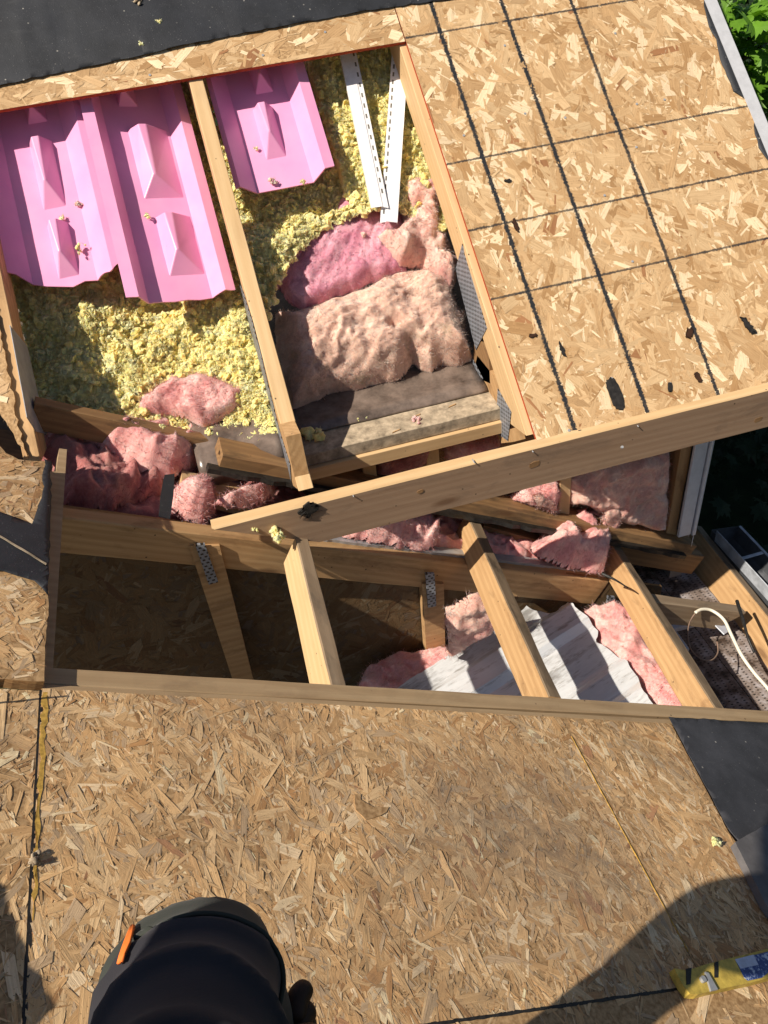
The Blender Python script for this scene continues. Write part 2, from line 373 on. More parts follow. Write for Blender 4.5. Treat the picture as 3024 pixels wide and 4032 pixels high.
def cloth_mat(name, c):
    t = NT(name, 0.85, 0.2); n = t.noise(t.map((1, 1, 1)), 9, 4); w = t.noise(t.map((1, 1, 1)), 700, 2)
    cc = t.ramp(n, [(0.3, tuple(x*0.8 for x in c)), (0.7, tuple(x*1.25 for x in c))])
    lint = t.noise(t.map((1, 1, 1)), 95, 2); cc = t.mix(t.ramp(lint, [(0.745, (0, 0, 0)), (0.77, (1, 1, 1))]), cc, (0.22, 0.21, 0.19))
    t.b.inputs['Sheen Weight'].default_value = 0.08; t.bump(w, 0.25, 0.0008); return t.col(cc)
M_trou = cloth_mat('navy_cloth', (0.028, 0.027, 0.033)); M_pad = cloth_mat('knee_patch', (0.040, 0.045, 0.038))
M_orange = plain('orange_cloth', (0.85, 0.20, 0.035), 0.7, 0.3, 0.08, 60)
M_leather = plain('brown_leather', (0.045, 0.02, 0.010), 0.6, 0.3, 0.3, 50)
M_skin = plain('skin', (0.50, 0.30, 0.21), 0.5, 0.4, 0.1, 30); M_hair = plain('hair', (0.05, 0.03, 0.02), 0.6)
M_shirt = cloth_mat('work_jacket', (0.05, 0.06, 0.08))
M_tar = plain('black_tar', (0.022, 0.020, 0.018), 0.5, 0.4, 0.6, 70, 0.8)
M_poly = plain('vapour_barrier', (0.15, 0.115, 0.095), 0.25, 0.5, 0.55, 16, 0.6)
M_cable = plain('cable_white', (0.80, 0.74, 0.60), 0.4, 0.5, 0.06, 30); M_cableD = plain('cable_dull', (0.24, 0.16, 0.12), 0.5)
M_yp = plain('yellow_paint', (0.58, 0.42, 0.08), 0.5, 0.4, 0.35, 55)
M_gap = plain('yellow_edge', (0.50, 0.31, 0.07), 0.8, 0.2, 0.45, 120)
M_plaster = plain('gypsum_board', (0.14, 0.11, 0.085), 0.9, 0.1, 0.3, 12)  # dark base carries the deep shade inside the hole
M_dust = plain('dusty_timber', (0.37, 0.30, 0.215), 0.95, 0.1, 0.55, 34, 0.9)
M_siding = plain('house_siding', (0.30, 0.30, 0.31), 0.7, 0.3, 0.1, 4)
M_grass = plain('lawn', (0.015, 0.026, 0.010), 0.9, 0.1, 0.5, 6)
M_bark = plain('bark', (0.08, 0.06, 0.045), 0.9, 0.1, 0.4, 12, 0.8)
def leaf_mat(name, c):
    t = NT(name, 0.45, 0.4); n = t.noise(t.map((1, 1, 1)), 7, 3)
    cc = t.ramp(n, [(0.3, tuple(x*0.75 for x in c)), (0.7, tuple(x*1.25 for x in c))]); t.col(cc)
    tr = t.n('ShaderNodeBsdfTranslucent'); t.l(t.mix(1.0, cc, (0.9, 1.0, 0.35), 'MULTIPLY'), tr.inputs[0])
    ms = t.n('ShaderNodeMixShader'); ms.inputs[0].default_value = 0.35
    t.l(t.b.outputs[0], ms.inputs[1]); t.l(tr.outputs[0], ms.inputs[2]); t.l(ms.outputs[0], t.t.nodes['Material Output'].inputs[0]); return t.m
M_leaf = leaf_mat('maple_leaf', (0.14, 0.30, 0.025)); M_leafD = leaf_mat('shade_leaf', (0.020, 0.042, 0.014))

# ------------------------------------------------------------------ oriented strand board
PAL_U = [((0.60, 0.425, 0.245), 26), ((0.54, 0.365, 0.20), 32), ((0.48, 0.31, 0.16), 24), ((0.39, 0.235, 0.11), 9), ((0.78, 0.62, 0.42), 17), ((0.34, 0.17, 0.08), 1.4)]
PAL_L = [((0.78, 0.55, 0.31), 24), ((0.72, 0.475, 0.245), 34), ((0.64, 0.40, 0.195), 24), ((0.58, 0.42, 0.265), 10), ((0.50, 0.28, 0.125), 6), ((0.90, 0.70, 0.46), 11), ((0.50, 0.27, 0.145), 1.0)]
PAL_SHADE = [(tuple(q*0.20 for q in c_), w_) for c_, w_ in PAL_L]  # board colours darkened to put the hole's deep shade into them
def clip(poly, hp):
    out = []
    for i in range(len(poly)):
        a, b = poly[i], poly[(i+1) % len(poly)]
        da = hp[0]*a[0]+hp[1]*a[1]+hp[2]; db = hp[0]*b[0]+hp[1]*b[1]+hp[2]
        if da >= 0: out.append(a)
        if da*db < 0:
            t = da/(da-db); out.append(tuple(a[k]+(b[k]-a[k])*t for k in range(4)))
    return out
def inside(p, P):
    c = False; j = len(P)-1
    for i in range(len(P)):
        if (P[i][1] > p[1]) != (P[j][1] > p[1]) and p[0] < (P[j][0]-P[i][0])*(p[1]-P[i][1])/(P[j][1]-P[i][1])+P[i][0]: c = not c
        j = i
    return c
def edge_dist(x, y, P):
    d = 1e9; c = False; j = len(P)-1
    for i in range(len(P)):
        ax, ay = P[j]; bx, by = P[i]; dx, dy = bx-ax, by-ay; l2 = dx*dx+dy*dy or 1e-9
        t_ = max(0, min(1, ((x-ax)*dx+(y-ay)*dy)/l2)); q = math.hypot(x-ax-t_*dx, y-ay-t_*dy)
        if q < d: d = q
        if (by > y) != (ay > y) and x < (ax-bx)*(y-by)/(ay-by)+bx: c = not c
        j = i
    return d if c else -d
def flakes(poly, pal, n_big, n_mid, n_sl, tilt, bias, spread, convex=True, zoff=0.0, relief=0.0012):
    """thousands of wood strands pressed into a board face; returns verts, faces, colours, uvs"""
    xs = [p[0] for p in poly]; ys = [p[1] for p in poly]; x0, x1, y0, y1 = min(xs), max(xs), min(ys), max(ys)
    ar = sum(poly[i][0]*poly[(i+1) % len(poly)][1]-poly[(i+1) % len(poly)][0]*poly[i][1] for i in range(len(poly)))/2
    P = poly if ar > 0 else poly[::-1]; ar = abs(ar); bb = (x1-x0)*(y1-y0)
    hps = []
    for i in range(len(P)):
        a, b = P[i], P[(i+1) % len(P)]; nx, ny = -(b[1]-a[1]), (b[0]-a[0]); l = math.hypot(nx, ny) or 1
        hps.append((nx/l, ny/l, -(nx*a[0]+ny*a[1])/l))
    cols = [c for c, w in pal]; ws = [w for c, w in pal]
    V, F, C, UVs = [], [], [], []
    spec = [('b', int(n_big*bb), 0.060, 0.150, 0.014, 0.040), ('m', int(n_mid*bb), 0.022, 0.060, 0.004, 0.011), ('s', int(n_sl*bb), 0.010, 0.040, 0.0010, 0.0028)]
    if tilt > 0.03: spec[0] = ('b', spec[0][1], 0.040, 0.110, 0.008, 0.024); spec[1] = ('m', spec[1][1], 0.018, 0.050, 0.003, 0.008)
    for kind, n, l0, l1, w0, w1 in spec:
        for _ in range(n):
            cx, cy = random.uniform(x0-.03, x1+.03), random.uniform(y0-.03, y1+.03)
            if not convex and not inside((cx, cy), P): continue
            Ln, Wd = random.uniform(l0, l1), random.uniform(w0, w1)
            an = bias + random.gauss(0, spread) if random.random() < 0.8 else random.uniform(0, math.pi)
            ca, sa = math.cos(an), math.sin(an); h = Wd/2; l = Ln/2
            k = random.random()
            if kind == 's': pts = [(-l, 0), (0, -h), (l, 0), (0, h)]
            elif k < 0.45: pts = [(-l, -h*random.uniform(.5, 1)), (l*random.uniform(.6, 1), -h), (l, h*random.uniform(.1, 1)), (-l*random.uniform(.7, 1), h)]
            elif k < 0.8: pts = [(-l, -h), (l*.7, -h), (l, -h*.3), (l*.8, h*.2), (l*.95, h), (-l*.8, h*.9), (-l*.95, h*.2), (-l*.75, -h*.2)]
            else: pts = [(-l, -h*.4), (-l*.3, -h), (l*.5, -h*.9), (l, h*.2), (l*.4, h), (-l*.6, h*.7)]
            base = random.choices(cols, ws)[0]
            if kind == 's' and random.random() < 0.35:
                fq = random.choice((0.66, 1.15)); base = tuple(c*fq for c in base)
            j = random.gauss(1, 0.06); base = [min(0.92, c*j) for c in base]
            z = zoff+random.uniform(0, relief)*(1.0 if kind == 'b' else 1.15)
            tx, ty = random.gauss(0, tilt)*(1 if kind != 'b' else 0.6), random.gauss(0, tilt*1.6)
            lim = relief*1.2
            u0, v0 = random.uniform(0, 50), random.uniform(0, 50)
            pl = [(cx+a*ca-b*sa, cy+a*sa+b*ca, a, b) for a, b in pts]
            if convex:
                for hp in hps:
                    pl = clip(pl, hp)
                    if len(pl) < 3: break
                if len(pl) < 3: continue
            else:
                ok = True
                for (x, y, a, b) in pl:
                    if not inside((x, y), P): ok = False; break
                if not ok:
                    if kind == 'b': continue
                    if edge_dist(cx, cy, P) < 0.004 or kind != 's': continue
            i0 = len(V)
            for (x, y, a, b) in pl:
                V.append((x, y, z+max(-lim, min(lim, tx*a+ty*b)))); C.append((*base, 1)); UVs.append((u0+a, v0+b))
            F.append(tuple(range(i0, len(V))))
    return V, F, C, UVs
def osb_panel(name, poly, M, mat, pal, dens, label, cat='board', thick=0.011, tilt=0.02, bias=math.pi/2, spread=0.6, convex=True, edge=None, glue=None, z=0.0, relief=0.0012, parent=None, jag=0.0):
    V, F, C, UVs = flakes(poly, pal, *dens, tilt, bias, spread, convex, zoff=z-0.0009, relief=relief)
    mi = [0]*len(F)
    P = [(p[0], p[1]) for p in poly]
    ar = sum(P[i][0]*P[(i+1) % len(P)][1]-P[(i+1) % len(P)][0]*P[i][1] for i in range(len(P)))
    if ar < 0: P.reverse()
    if jag:
        Q = []
        for i in range(len(P)):
            a, b = Vector(P[i]), Vector(P[(i+1) % len(P)]); k = max(1, int((b-a).length/0.012)); nn = Vector(((b-a).y, -(b-a).x)).normalized()
            for t_ in range(k):
                q = a.lerp(b, t_/k)+(nn*jag*random.uniform(-1, 1) if t_ else nn*0); Q.append((q.x, q.y))
        P = Q
    n = len(P); i0 = len(V)
    V += [(x, y, z-0.0010) for x, y in P]+[(x, y, z-thick) for x, y in P]
    def addf(ix, m_):
        F.append(tuple(ix)); mi.append(m_)
        for q in ix: C.append((0.3, 0.18, 0.08, 1)); UVs.append((V[q][0], V[q][1]))
    if n > 4:
        from mathutils.geometry import tessellate_polygon
        for tr in tessellate_polygon([[Vector((x, y, 0)) for x, y in P]]):
            a, b, c = tr
            A = (P[b][0]-P[a][0])*(P[c][1]-P[a][1])-(P[c][0]-P[a][0])*(P[b][1]-P[a][1])
            if A < 0: b, c = c, b
            addf((i0+a, i0+b, i0+c), 1); addf((i0+n+c, i0+n+b, i0+n+a), 1)
    else:
        addf([i0+k for k in range(n)], 1); addf([i0+n+k for k in reversed(range(n))], 1)
    for k in range(n): addf((i0+k, i0+n+k, i0+n+(k+1) % n, i0+(k+1) % n), 2)
    o = mobj(name, V, F, [mat, glue or M_glue, edge or M_edge], M, parent, cols=C, uvs=UVs, mi=mi)
    if parent is None: tag(o, label, cat)
    return o

# --- upper roof boards
main_poly = [(0.7215, -1.02), (1.640, -1.02), (1.640, 1.10), (0.7215, 1.10)]
main = osb_panel('roof_sheathing', [(0.7215, -1.005), (1.644, -1.028), (1.644, 0.9), (0.7215, 0.9)], MU, M_osbU, PAL_U, (1700, 3400, 3400),
                 'bright strand board with a grid of black lines, right half of the upper roof', tilt=0.010, bias=R_(100), spread=0.75, edge=M_edgeR, relief=0.0009)
strip = osb_panel('roof_sheathing', [(-1.3, 0.193), (0.7185, 0.193), (0.7185, 1.1), (-1.3, 1.1)], MU, M_osbS, PAL_U, (900, 1800, 1700),
                  'narrow bare strand board strip above the opening, under black roofing felt', tilt=0.010, bias=R_(10), spread=0.6, edge=M_edgeR, relief=0.0009)
# nail heads on the sheathing
def nails(pts, M, parent, r=0.0035, h=0.0016):
    for (px, py) in pts:
        q = loc(M, hit(px, py, M))
        V, F = [], []
        for k in range(10):
            a = k*math.tau/10; V.append((q.x+r*math.cos(a), q.y+r*math.sin(a), h)); 
        for k in range(10):
            a = k*math.tau/10; V.append((q.x+r*1.05*math.cos(a), q.y+r*1.05*math.sin(a), -0.003))
        F = [tuple(range(10))]+[(k, 10+k, 10+(k+1) % 10, (k+1) % 10) for k in range(10)]
        mobj('nail_head', V, F, M_galv, M, parent)
nails([(1987, 180), (2067, 448), (1826, 534), (2005, 715), (2225, 464), (2422, 132), (2507, 410), (2616, 393), (2380, 770), (2505, 580), (2490, 1030), (2409, 1490), (2640, 1510), (2240, 1695), (2450, 1760)], MU, main)
nails([(590, 296), (1035, 218), (1280, 127)], MU, strip)

def felt(name, poly, M, z, label, mat=M_felt, cell=0.03, amp=0.006, jag=0.0025, cat='roofing felt', thick=0.0012, parent=None):
    """draped sheet: grid inside a polygon, wrinkled, with thickness"""
    xs = [p[0] for p in poly]; ys = [p[1] for p in poly]
    bm = bmesh.new(); P = []
    for i in range(len(poly)):
        a, b = Vector(poly[i]), Vector(poly[(i+1) % len(poly)]); k = max(1, int((b-a).length/0.02)); nn = Vector(((b-a).y, -(b-a).x)).normalized()
        for t_ in range(k): P.append(a.lerp(b, t_/k)+(nn*jag*random.uniform(-1, 1) if t_ else nn*0))
    vs = [bm.verts.new((p.x, p.y, 0)) for p in P]; f = bm.faces.new(vs)
    if f.normal.z < 0 or True: bm.normal_update()
    if f.normal.z < 0: f.normal_flip()
    bmesh.ops.triangulate(bm, faces=[f])
    for axis, lo, hi in ((0, min(xs), max(xs)), (1, min(ys), max(ys))):
        c = lo+cell
        while c < hi:
            no = (1, 0, 0) if axis == 0 else (0, 1, 0); co = (c, 0, 0) if axis == 0 else (0, c, 0)
            bmesh.ops.bisect_plane(bm, geom=bm.verts[:]+bm.edges[:]+bm.faces[:], plane_co=co, plane_no=no); c += cell
    for v in bm.verts:
        q = Vector((v.co.x*4, v.co.y*4, 0.02)); v.co.z = z+amp*abs(noise.noise(q))*1.2+amp*0.5*abs(noise.noise(q*4))
    top = bm.faces[:]
    r = bmesh.ops.extrude_face_region(bm, geom=top)
    for v in [g for g in r['geom'] if isinstance(g, bmesh.types.BMVert)]: v.co.z += thick
    me = bpy.data.meshes.new(name); bm.to_mesh(me); bm.free(); me.materials.append(mat)
    me.polygons.foreach_set('use_smooth', [True]*len(me.polygons))
    o = bpy.data.objects.new(name, me); COL.objects.link(o); o.matrix_world = M
    if parent is None: tag(o, label, cat)
    else: o.parent = parent; o.matrix_parent_inverse = parent_world(parent).inverted()
    return o
felt('roofing_felt', [(-1.4, 0.232), (-0.37, 0.261), (-0.097, 0.275), (0.076, 0.287), (0.31, 0.298), (0.55, 0.305), (0.721, 0.305), (0.92, 0.300), (1.0, 0.42), (1.2, 1.1), (-1.4, 1.1)], MU, 0.0022,
     'smooth black roofing felt covering the top left of the upper roof')
rag = [(1924+a*.663, b*.663) for a, b in ((1275, -40), (1275, 0), (1295, 120), (1325, 200), (1350, 235), (1370, 350), (1400, 420), (1430, 490), (1450, 545), (1500, 575), (1530, 600), (1542, 640), (1580, 700), (1578, 800), (1600, 880), (1659, 960), (1720, 1040))]
rp = pxpoly(rag, MU)
felt('roofing_felt', [(rp[0][0], 0.9)]+rp+[(1.652, rp[-1][1]), (1.652, 0.9)], MU, 0.0016, 'torn black felt strip left along the metal roof edge', jag=0.0035, cell=0.02, amp=0.001)
# drip edge
V, F = [], []
sec = [(1.630, 0.0050), (1.668, 0.0052), (1.671, 0.002), (1.671, -0.030), (1.668, -0.030), (1.667, 0.0015), (1.630, 0.0035)]
for k, yy in enumerate((-1.03, 1.2)):
    for a, b in sec: V.append((a, yy, b))
n_ = len(sec); F = [(i, (i+1) % n_, n_+(i+1) % n_, n_+i) for i in range(n_)]+[tuple(range(n_))[::-1], tuple(range(n_, 2*n_))]
tag(mobj('drip_edge', V, F, M_drip, MU), 'pale grey metal drip edge along the right side of the upper roof', 'metal edging')
# holes and felt scraps nailed on the bright board
def blob(cx, cy, rx, ry, rot, n=34, rough=0.25):
    P = []
    for k in range(n):
        a = k*math.tau/n; r = 1+random.uniform(-rough, rough); ca_, sa_ = math.cos(a), math.sin(a); x = rx*r*math.copysign(abs(ca_)**.7, ca_); y = ry*r*math.copysign(abs(sa_)**.7, sa_)
        P.append((cx+x*math.cos(rot)-y*math.sin(rot), cy+x*math.sin(rot)+y*math.cos(rot)))
    return P
def scrap(px, py, rx, ry, rot, label, mat=M_tar, h=0.004, M=MU, rough=.2, cat='felt scrap'):
    if rx < .0155: rx *= .7; ry *= .7
    q = loc(M, hit(px, py, M)); tag(prism('felt_scrap', blob(q.x, q.y, rx, ry, rot, rough=rough), 0.0006, h, mat, M), label, cat)
scrap(2421, 1552, 0.016, 0.045, R_(1), 'largest black felt scrap nailed near the lower edge of the bright board', rough=0.10)
scrap(2636, 1525, 0.0075, 0.018, R_(-20), 'small black felt scrap under a nail, right of the largest one')
scrap(2747, 1486, 0.010, 0.019, R_(10), 'pointed brown scrap near the lower edge of the bright board', M_leather)
scrap(2945, 1283, 0.011, 0.034, R_(20), 'ragged dark splinter scrap at the far right of the bright board', M_tar, rough=.45)
scrap(2712, 1312, 0.010, 0.020, R_(-30), 'brown torn chip beside the third black line', M_leather, rough=.4)
scrap(2212, 1376, 0.007, 0.028, R_(5), 'narrow dark gouge left of the second black line', M_tar, rough=.4, h=0.0018)
scrap(2099, 1322, 0.014, 0.007, R_(-5), 'brown chip lying beside the first black line', M_leather, rough=.4)
scrap(1999, 713, 0.012, 0.006, R_(0), 'black fleck around a nail on the first black line', M_tar, rough=.4)
scrap(2029, 888, 0.008, 0.024, R_(5), 'small curled brown leaf on the first black line', M_leather, rough=.35)
tag(prism('felt_scrap', blob(*tuple(loc(MU, hit(2283, 1700, MU)))[:2], 0.004, 0.004, 0), 0.0006, 0.004, M_tar, MU), 'tiny black crumb by the lower edge of the bright board', 'felt scrap')

# --- upper trusses
def truss(x, v0, v1, label, mat, side_mat=None):
    P0, P1 = U(x, v0, -0.0115), U(x, v1, -0.0115)
    e = empty('roof_truss', P1, label, 'roof truss', 'upper roof trusses 24 inches apart')
    beam('top_chord', P0, P1, nU, 0.038, 0.089, mat, e, cut1=-math.tan(PU)*0.9)
    return e
TA = truss(0.128, -1.0, 0.982, 'upright roof truss in the middle of the big opening, its end resting on the beam', W_new)
TB = truss(0.722, -1.0, 0.985, 'roof truss along the edge of the bright gridded board', W_new)
TC = truss(-0.483, -1.0, 0.760, 'roof truss at the far left edge of the opening', W_warm)
def plateX(x, px, e, thick=-0.0015):
    M = fr(Vector((x, 0, 0)), vU, X_.cross(vU)*-1, -X_)      # local x down the rafter, z toward -X
    M = fr(Vector((x, 0, 0)), vU, (-X_).cross(vU), -X_)
    pts = [tuple(loc(M, onX(a, b, x)))[:2] for a, b in px]
    return prism('connector_plate', pts, 0.0, abs(thick), M_plate, M, e)
def gusX(name, x0, w, px, mat, e):
    M = fr(Vector((x0, 0, 0)), vU, (-X_).cross(vU), -X_)
    pts = [tuple(loc(M, onX(a, b, x0)))[:2] for a, b in px]
    return prism(name, pts, -w, 0.0, mat, M, e)
plateX(0.7025, [(1822, 960), (1795, 1060), (1875, 1378), (1918, 1292), (1829, 1000)], TB)
plateX(0.7025, [(1816, 1431), (1862, 1411), (1902, 1490), (1885, 1597), (1855, 1563)], TB)
plateX(0.7025, [(1961, 1530), (2014, 1623), (2001, 1736), (1955, 1703)], TB)
gusX('bottom_chord', 0.7035, 0.036, [(1880, 1400), (1960, 1500), (2020, 1740), (1975, 1745), (1900, 1610), (1860, 1600), (1862, 1470)], W_warm, TB)
gusX('web', 0.7035, 0.036, [(1870, 1300), (1925, 1400), (1930, 1510), (1860, 1480)], W_dark, TB)
plateX(0.1075, [(945, 1120), (985, 1285), (1022, 1425), (1036, 1520), (1083, 1700), (1150, 1925), (1143, 1830), (1099, 1690), (1057, 1520), (1034, 1420), (995, 1270), (958, 1150)], TA)
gusX('bottom_chord', 0.1085, 0.036, [(1075, 1600), (1125, 1720), (1170, 1925), (1140, 1900), (1090, 1720)], W_warm, TA)
M = fr(Vector((-0.4635, 0, 0)), vU, X_.cross(vU), X_)
pts = [tuple(loc(M, onX(a, b, -0.4635)))[:2] for a, b in [(37, 1281), (105, 1363), (183, 1710), (140, 1700), (104, 1643)]]
prism('connector_plate', pts, 0.0, 0.0015, M_galv, M, TC)
# left valley piece of board beside truss C
VP = [(-1.5, -0.9), (-1.5, 0.192)] + [(-0.503, 0.192)] + pxpoly([ (20, 1400), (75, 1690), (110, 1800), (40, 1690), (-30, 1600)], MU)
osb_panel('roof_sheathing', VP, MU, M_osbU if False else M_osbS, PAL_U, (1700, 2500, 1500), 'broken strand board strip at the far left, above the valley', convex=False, tilt=0.02, jag=0.004, thick=0.011)

# --- fascia
MF = fr(Vector((0, 1.530, 0)), X_, Z_, -Y_)               # local x=X, y=Z, z toward viewer
fas = beam('fascia_board', Vector((-0.112, 1.549, -1.250)), Vector((2.3, 1.549, -1.253)), Z_, 0.038, 0.128, W_fas, cut0=1.93, bev=0.003, warp=0.001, top=W_new)
tag(fas, 'long diagonal wooden beam crossing in front of the opening, stained brown', 'beam')
# torn tar knot on the face, nails
for (px, py, r) in ((1215, 2003, 0.020),):
    q = loc(MF, onY(px, py, 1.530))
    prism('tar_patch', blob(q.x, q.y, r, r*0.75, 0.5, 30, 0.5), 0.0, 0.005, M_tar, MF, fas)
    for k in range(26):
        a = random.uniform(0, math.tau); b = random.uniform(0.7, 1.7)*r
        tube('tar_fibre', [MF @ Vector((q.x+math.cos(a)*r*.4, q.y+math.sin(a)*r*.3, 0.004)), MF @ Vector((q.x+math.cos(a)*b*.8, q.y+math.sin(a)*b*.6-0.004, 0.006)), MF @ Vector((q.x+math.cos(a)*b, q.y+math.sin(a)*b*.8-0.010, 0.002))], 0.0006, M_tar, fas, 3)
for (px, py, r) in ((2105, 1828, 0.011), (2985, 1652, 0.009), (1655, 1935, 0.006)):
    q = loc(MF, onY(px, py, 1.530)); prism('knot', blob(q.x, q.y, r*1.3, r*.8, 0.2, 22, 0.12), -0.001, 0.0009, W_dark, MF, fas)
for (px, py) in ((1865, 1817), (1390, 1950), (2510, 1675), (2096, 1775)):
    w = onY(px, py, 1.530); tube('nail', [w+Vector((0, 0.01, 0)), w+Vector((0.0005, -0.005, -0.001))], 0.0016, M_galv, fas, 6)

# --- vent baffles (pink foam)
def baffle(poly_x, v_top, v_bot_fn, label, bumps, h0=-0.100, rise=0.045, jagb=0.0, seed=1, tilt=0.0):
    """poly_x: x positions of the folded section (flange, ridge, floor, floor, ridge, flange) at the lower end"""
    xa, xb, xc, xd, xe, xf = poly_x
    prof = [(xa, h0+rise-0.006), (xb, h0+rise), (xc, h0), (xd, h0), (xe, h0+rise), (xf, h0+rise-0.006)]
    V, F = [], []; th = 0.004; nv = 24
    secx = []
    for i in range(len(prof)-1):
        k = 5
        for j in range(k): secx.append((prof[i][0]+(prof[i+1][0]-prof[i][0])*j/k, prof[i][1]+(prof[i+1][1]-prof[i][1])*j/k))
    secx.append(prof[-1]); m_ = len(secx)
    for i in range(nv+1):
        for (x, h) in secx:
            v1 = v_bot_fn(x); v = v_top+(v1-v_top)*i/nv
            V.append((x, -v, h-tilt*(x-xc)+0.0012*noise.noise(Vector((x*12, v*12, seed)))))
    for i in range(nv):
        for j in range(m_-1): F.append((i*m_+j, (i+1)*m_+j, (i+1)*m_+j+1, i*m_+j+1))
    o = mobj('vent_baffle', V, F, M_foam, MU); sd = o.modifiers.new('t', 'SOLIDIFY'); sd.thickness = th; sd.offset = -1
    tag(o, label, 'vent baffle', 'pink foam vent baffles between the trusses')
    for (bx0, bx1, va, vb, vr) in bumps:      # base x range, top v, bottom v, where the ridge ends
        hh = 0.040; xm0 = bx0+(bx1-bx0)*0.42; w = 0.010
        base = [(bx0, -va, h0-.001), (bx1, -va, h0-.001), (bx1, -vb, h0-.001), (bx0, -vb, h0-.001)]
        top = [(xm0-w, -(va+0.010), h0+hh), (xm0+w, -(va+0.010), h0+hh), (xm0+w*0.3, -vr, h0+hh), (xm0-w*0.3, -vr, h0+hh)]
        Vb = [(q[0], q[1], q[2]-tilt*(q[0]-xc)) for q in base+top]; Fb = [(4, 7, 6, 5), (0, 4, 5, 1), (1, 5, 6, 2), (2, 6, 7, 3), (3, 7, 4, 0)]
        bo = mobj('vent_rib', Vb, Fb, M_foam, MU, o); bo.modifiers.new('b', 'BEVEL').width = 0.003; bo.modifiers['b'].segments = 2
    return o
def ux(px, py, h=-0.1): return loc(MU, hit(px, py, MU, h))
def xa_(px, py, h=-0.1): return ux(px, py, h).x
def va_(px, py, h=-0.1): return -ux(px, py, h).y
# bump lists from the photograph
def bmp(l, r, t, b, rg): return (xa_(*l), xa_(*r), va_(*t), va_(*b), va_(*rg, -0.07))
b1 = [bmp((172, 830), (262, 810), (180, 555), (220, 820), (182, 716)), bmp((232, 1100), (316, 1090), (250, 875), (275, 1092), (239, 996)), bmp((110, 490), (190, 480), (80, 300), (150, 484), (110, 430))]
b2 = [bmp((563, 766), (720, 757), (530, 500), (610, 770), (597, 678)), bmp((653, 1038), (800, 1045), (620, 845), (730, 1070), (676, 976)), bmp((465, 412), (543, 413), (455, 250), (500, 410), (480, 350))]
b3 = [bmp((1048, 628), (1130, 617), (1040, 425), (1085, 625), (1071, 524)), bmp((1005, 370), (1080, 367), (1000, 230), (1040, 368), (1030, 300))]
def tornleft(x):
    k = (x - (-0.46))/0.30
    return va_(250, 1140)-0.055*max(0, 1-k*3.2)-0.012*abs(math.sin(x*60))-0.02*max(0, k-0.85)*6
e1 = [xa_(-60, 1060, -.06), xa_(-30, 1060, -.06), xa_(120, 1074), xa_(398, 1160), xa_(455, 1110, -.06), xa_(503, 1100, -.06)]
e2 = [xa_(482, 1100, -.06), xa_(540, 1130, -.06), xa_(583, 1175), xa_(838, 1175), xa_(888, 1130, -.06), xa_(928, 1130, -.06)]
e3 = [xa_(905, 660, -.06), xa_(930, 680, -.06), xa_(1003, 725), xa_(1228, 698), xa_(1276, 655, -.06), xa_(1318, 655, -.06)]
baffle(e1, -0.55, tornleft, 'leftmost pink foam vent baffle with a torn lower left corner', b1, seed=1)
baffle(e2, -0.55, lambda x: va_(700, 1180)-0.004*abs(math.sin(x*40)), 'pink foam vent baffle touching the middle truss on its left side', b2, seed=2, tilt=0.27, h0=-0.092)
baffle(e3, -0.55, lambda x: va_(1110, 742)-0.012*max(0, (x-e3[3])/(e3[5]-e3[3])), 'short pink foam vent baffle right of the middle truss', b3, seed=3)

# ------------------------------------------------------------------ insulation
def fbm(q, o=4):
    s, a = 0.0, 1.0
    for _ in range(o): s += a*noise.noise(q); q = q*2.1+Vector((3.1, 1.7, 5.2)); a *= 0.5
    return s
def ridge(q, o=4):
    s, a = 0.0, 1.0
    for _ in range(o): s += a*(1-abs(noise.noise(q))*2); q = q*2.0+Vector((1.3, 7.1, 2.2)); a *= 0.5
    return s/1.9
def add_fibres(V, F, pts, n, ln=(0.006, 0.016), w=0.0004, lift=0.35):
    """loose glass fibres standing off the surface; pts = list of (pos, normal)"""
    for _ in range(n):
        p, nr = random.choice(pts); a = Vector((random.gauss(0, 1), random.gauss(0, 1), random.gauss(0, 1))); a = (a-nr*a.dot(nr))
        if a.length < 1e-4: continue
        a.normalize(); l = random.uniform(*ln); d1 = (a+nr*random.uniform(0, lift)).normalized(); d2_ = (a+nr*random.uniform(-.3, lift*2)+Vector((random.gauss(0, .5), random.gauss(0, .5), random.gauss(0, .5)))).normalized()
        sd = nr.cross(a)*w; p0 = p; p1 = p+d1*l*.5; p2 = p1+d2_*l*.5; i = len(V)
        V += [p0-sd, p0+sd, p1+sd*.8, p1-sd*.8, p2]; F += [(i, i+1, i+2, i+3), (i+3, i+2, i+4)]
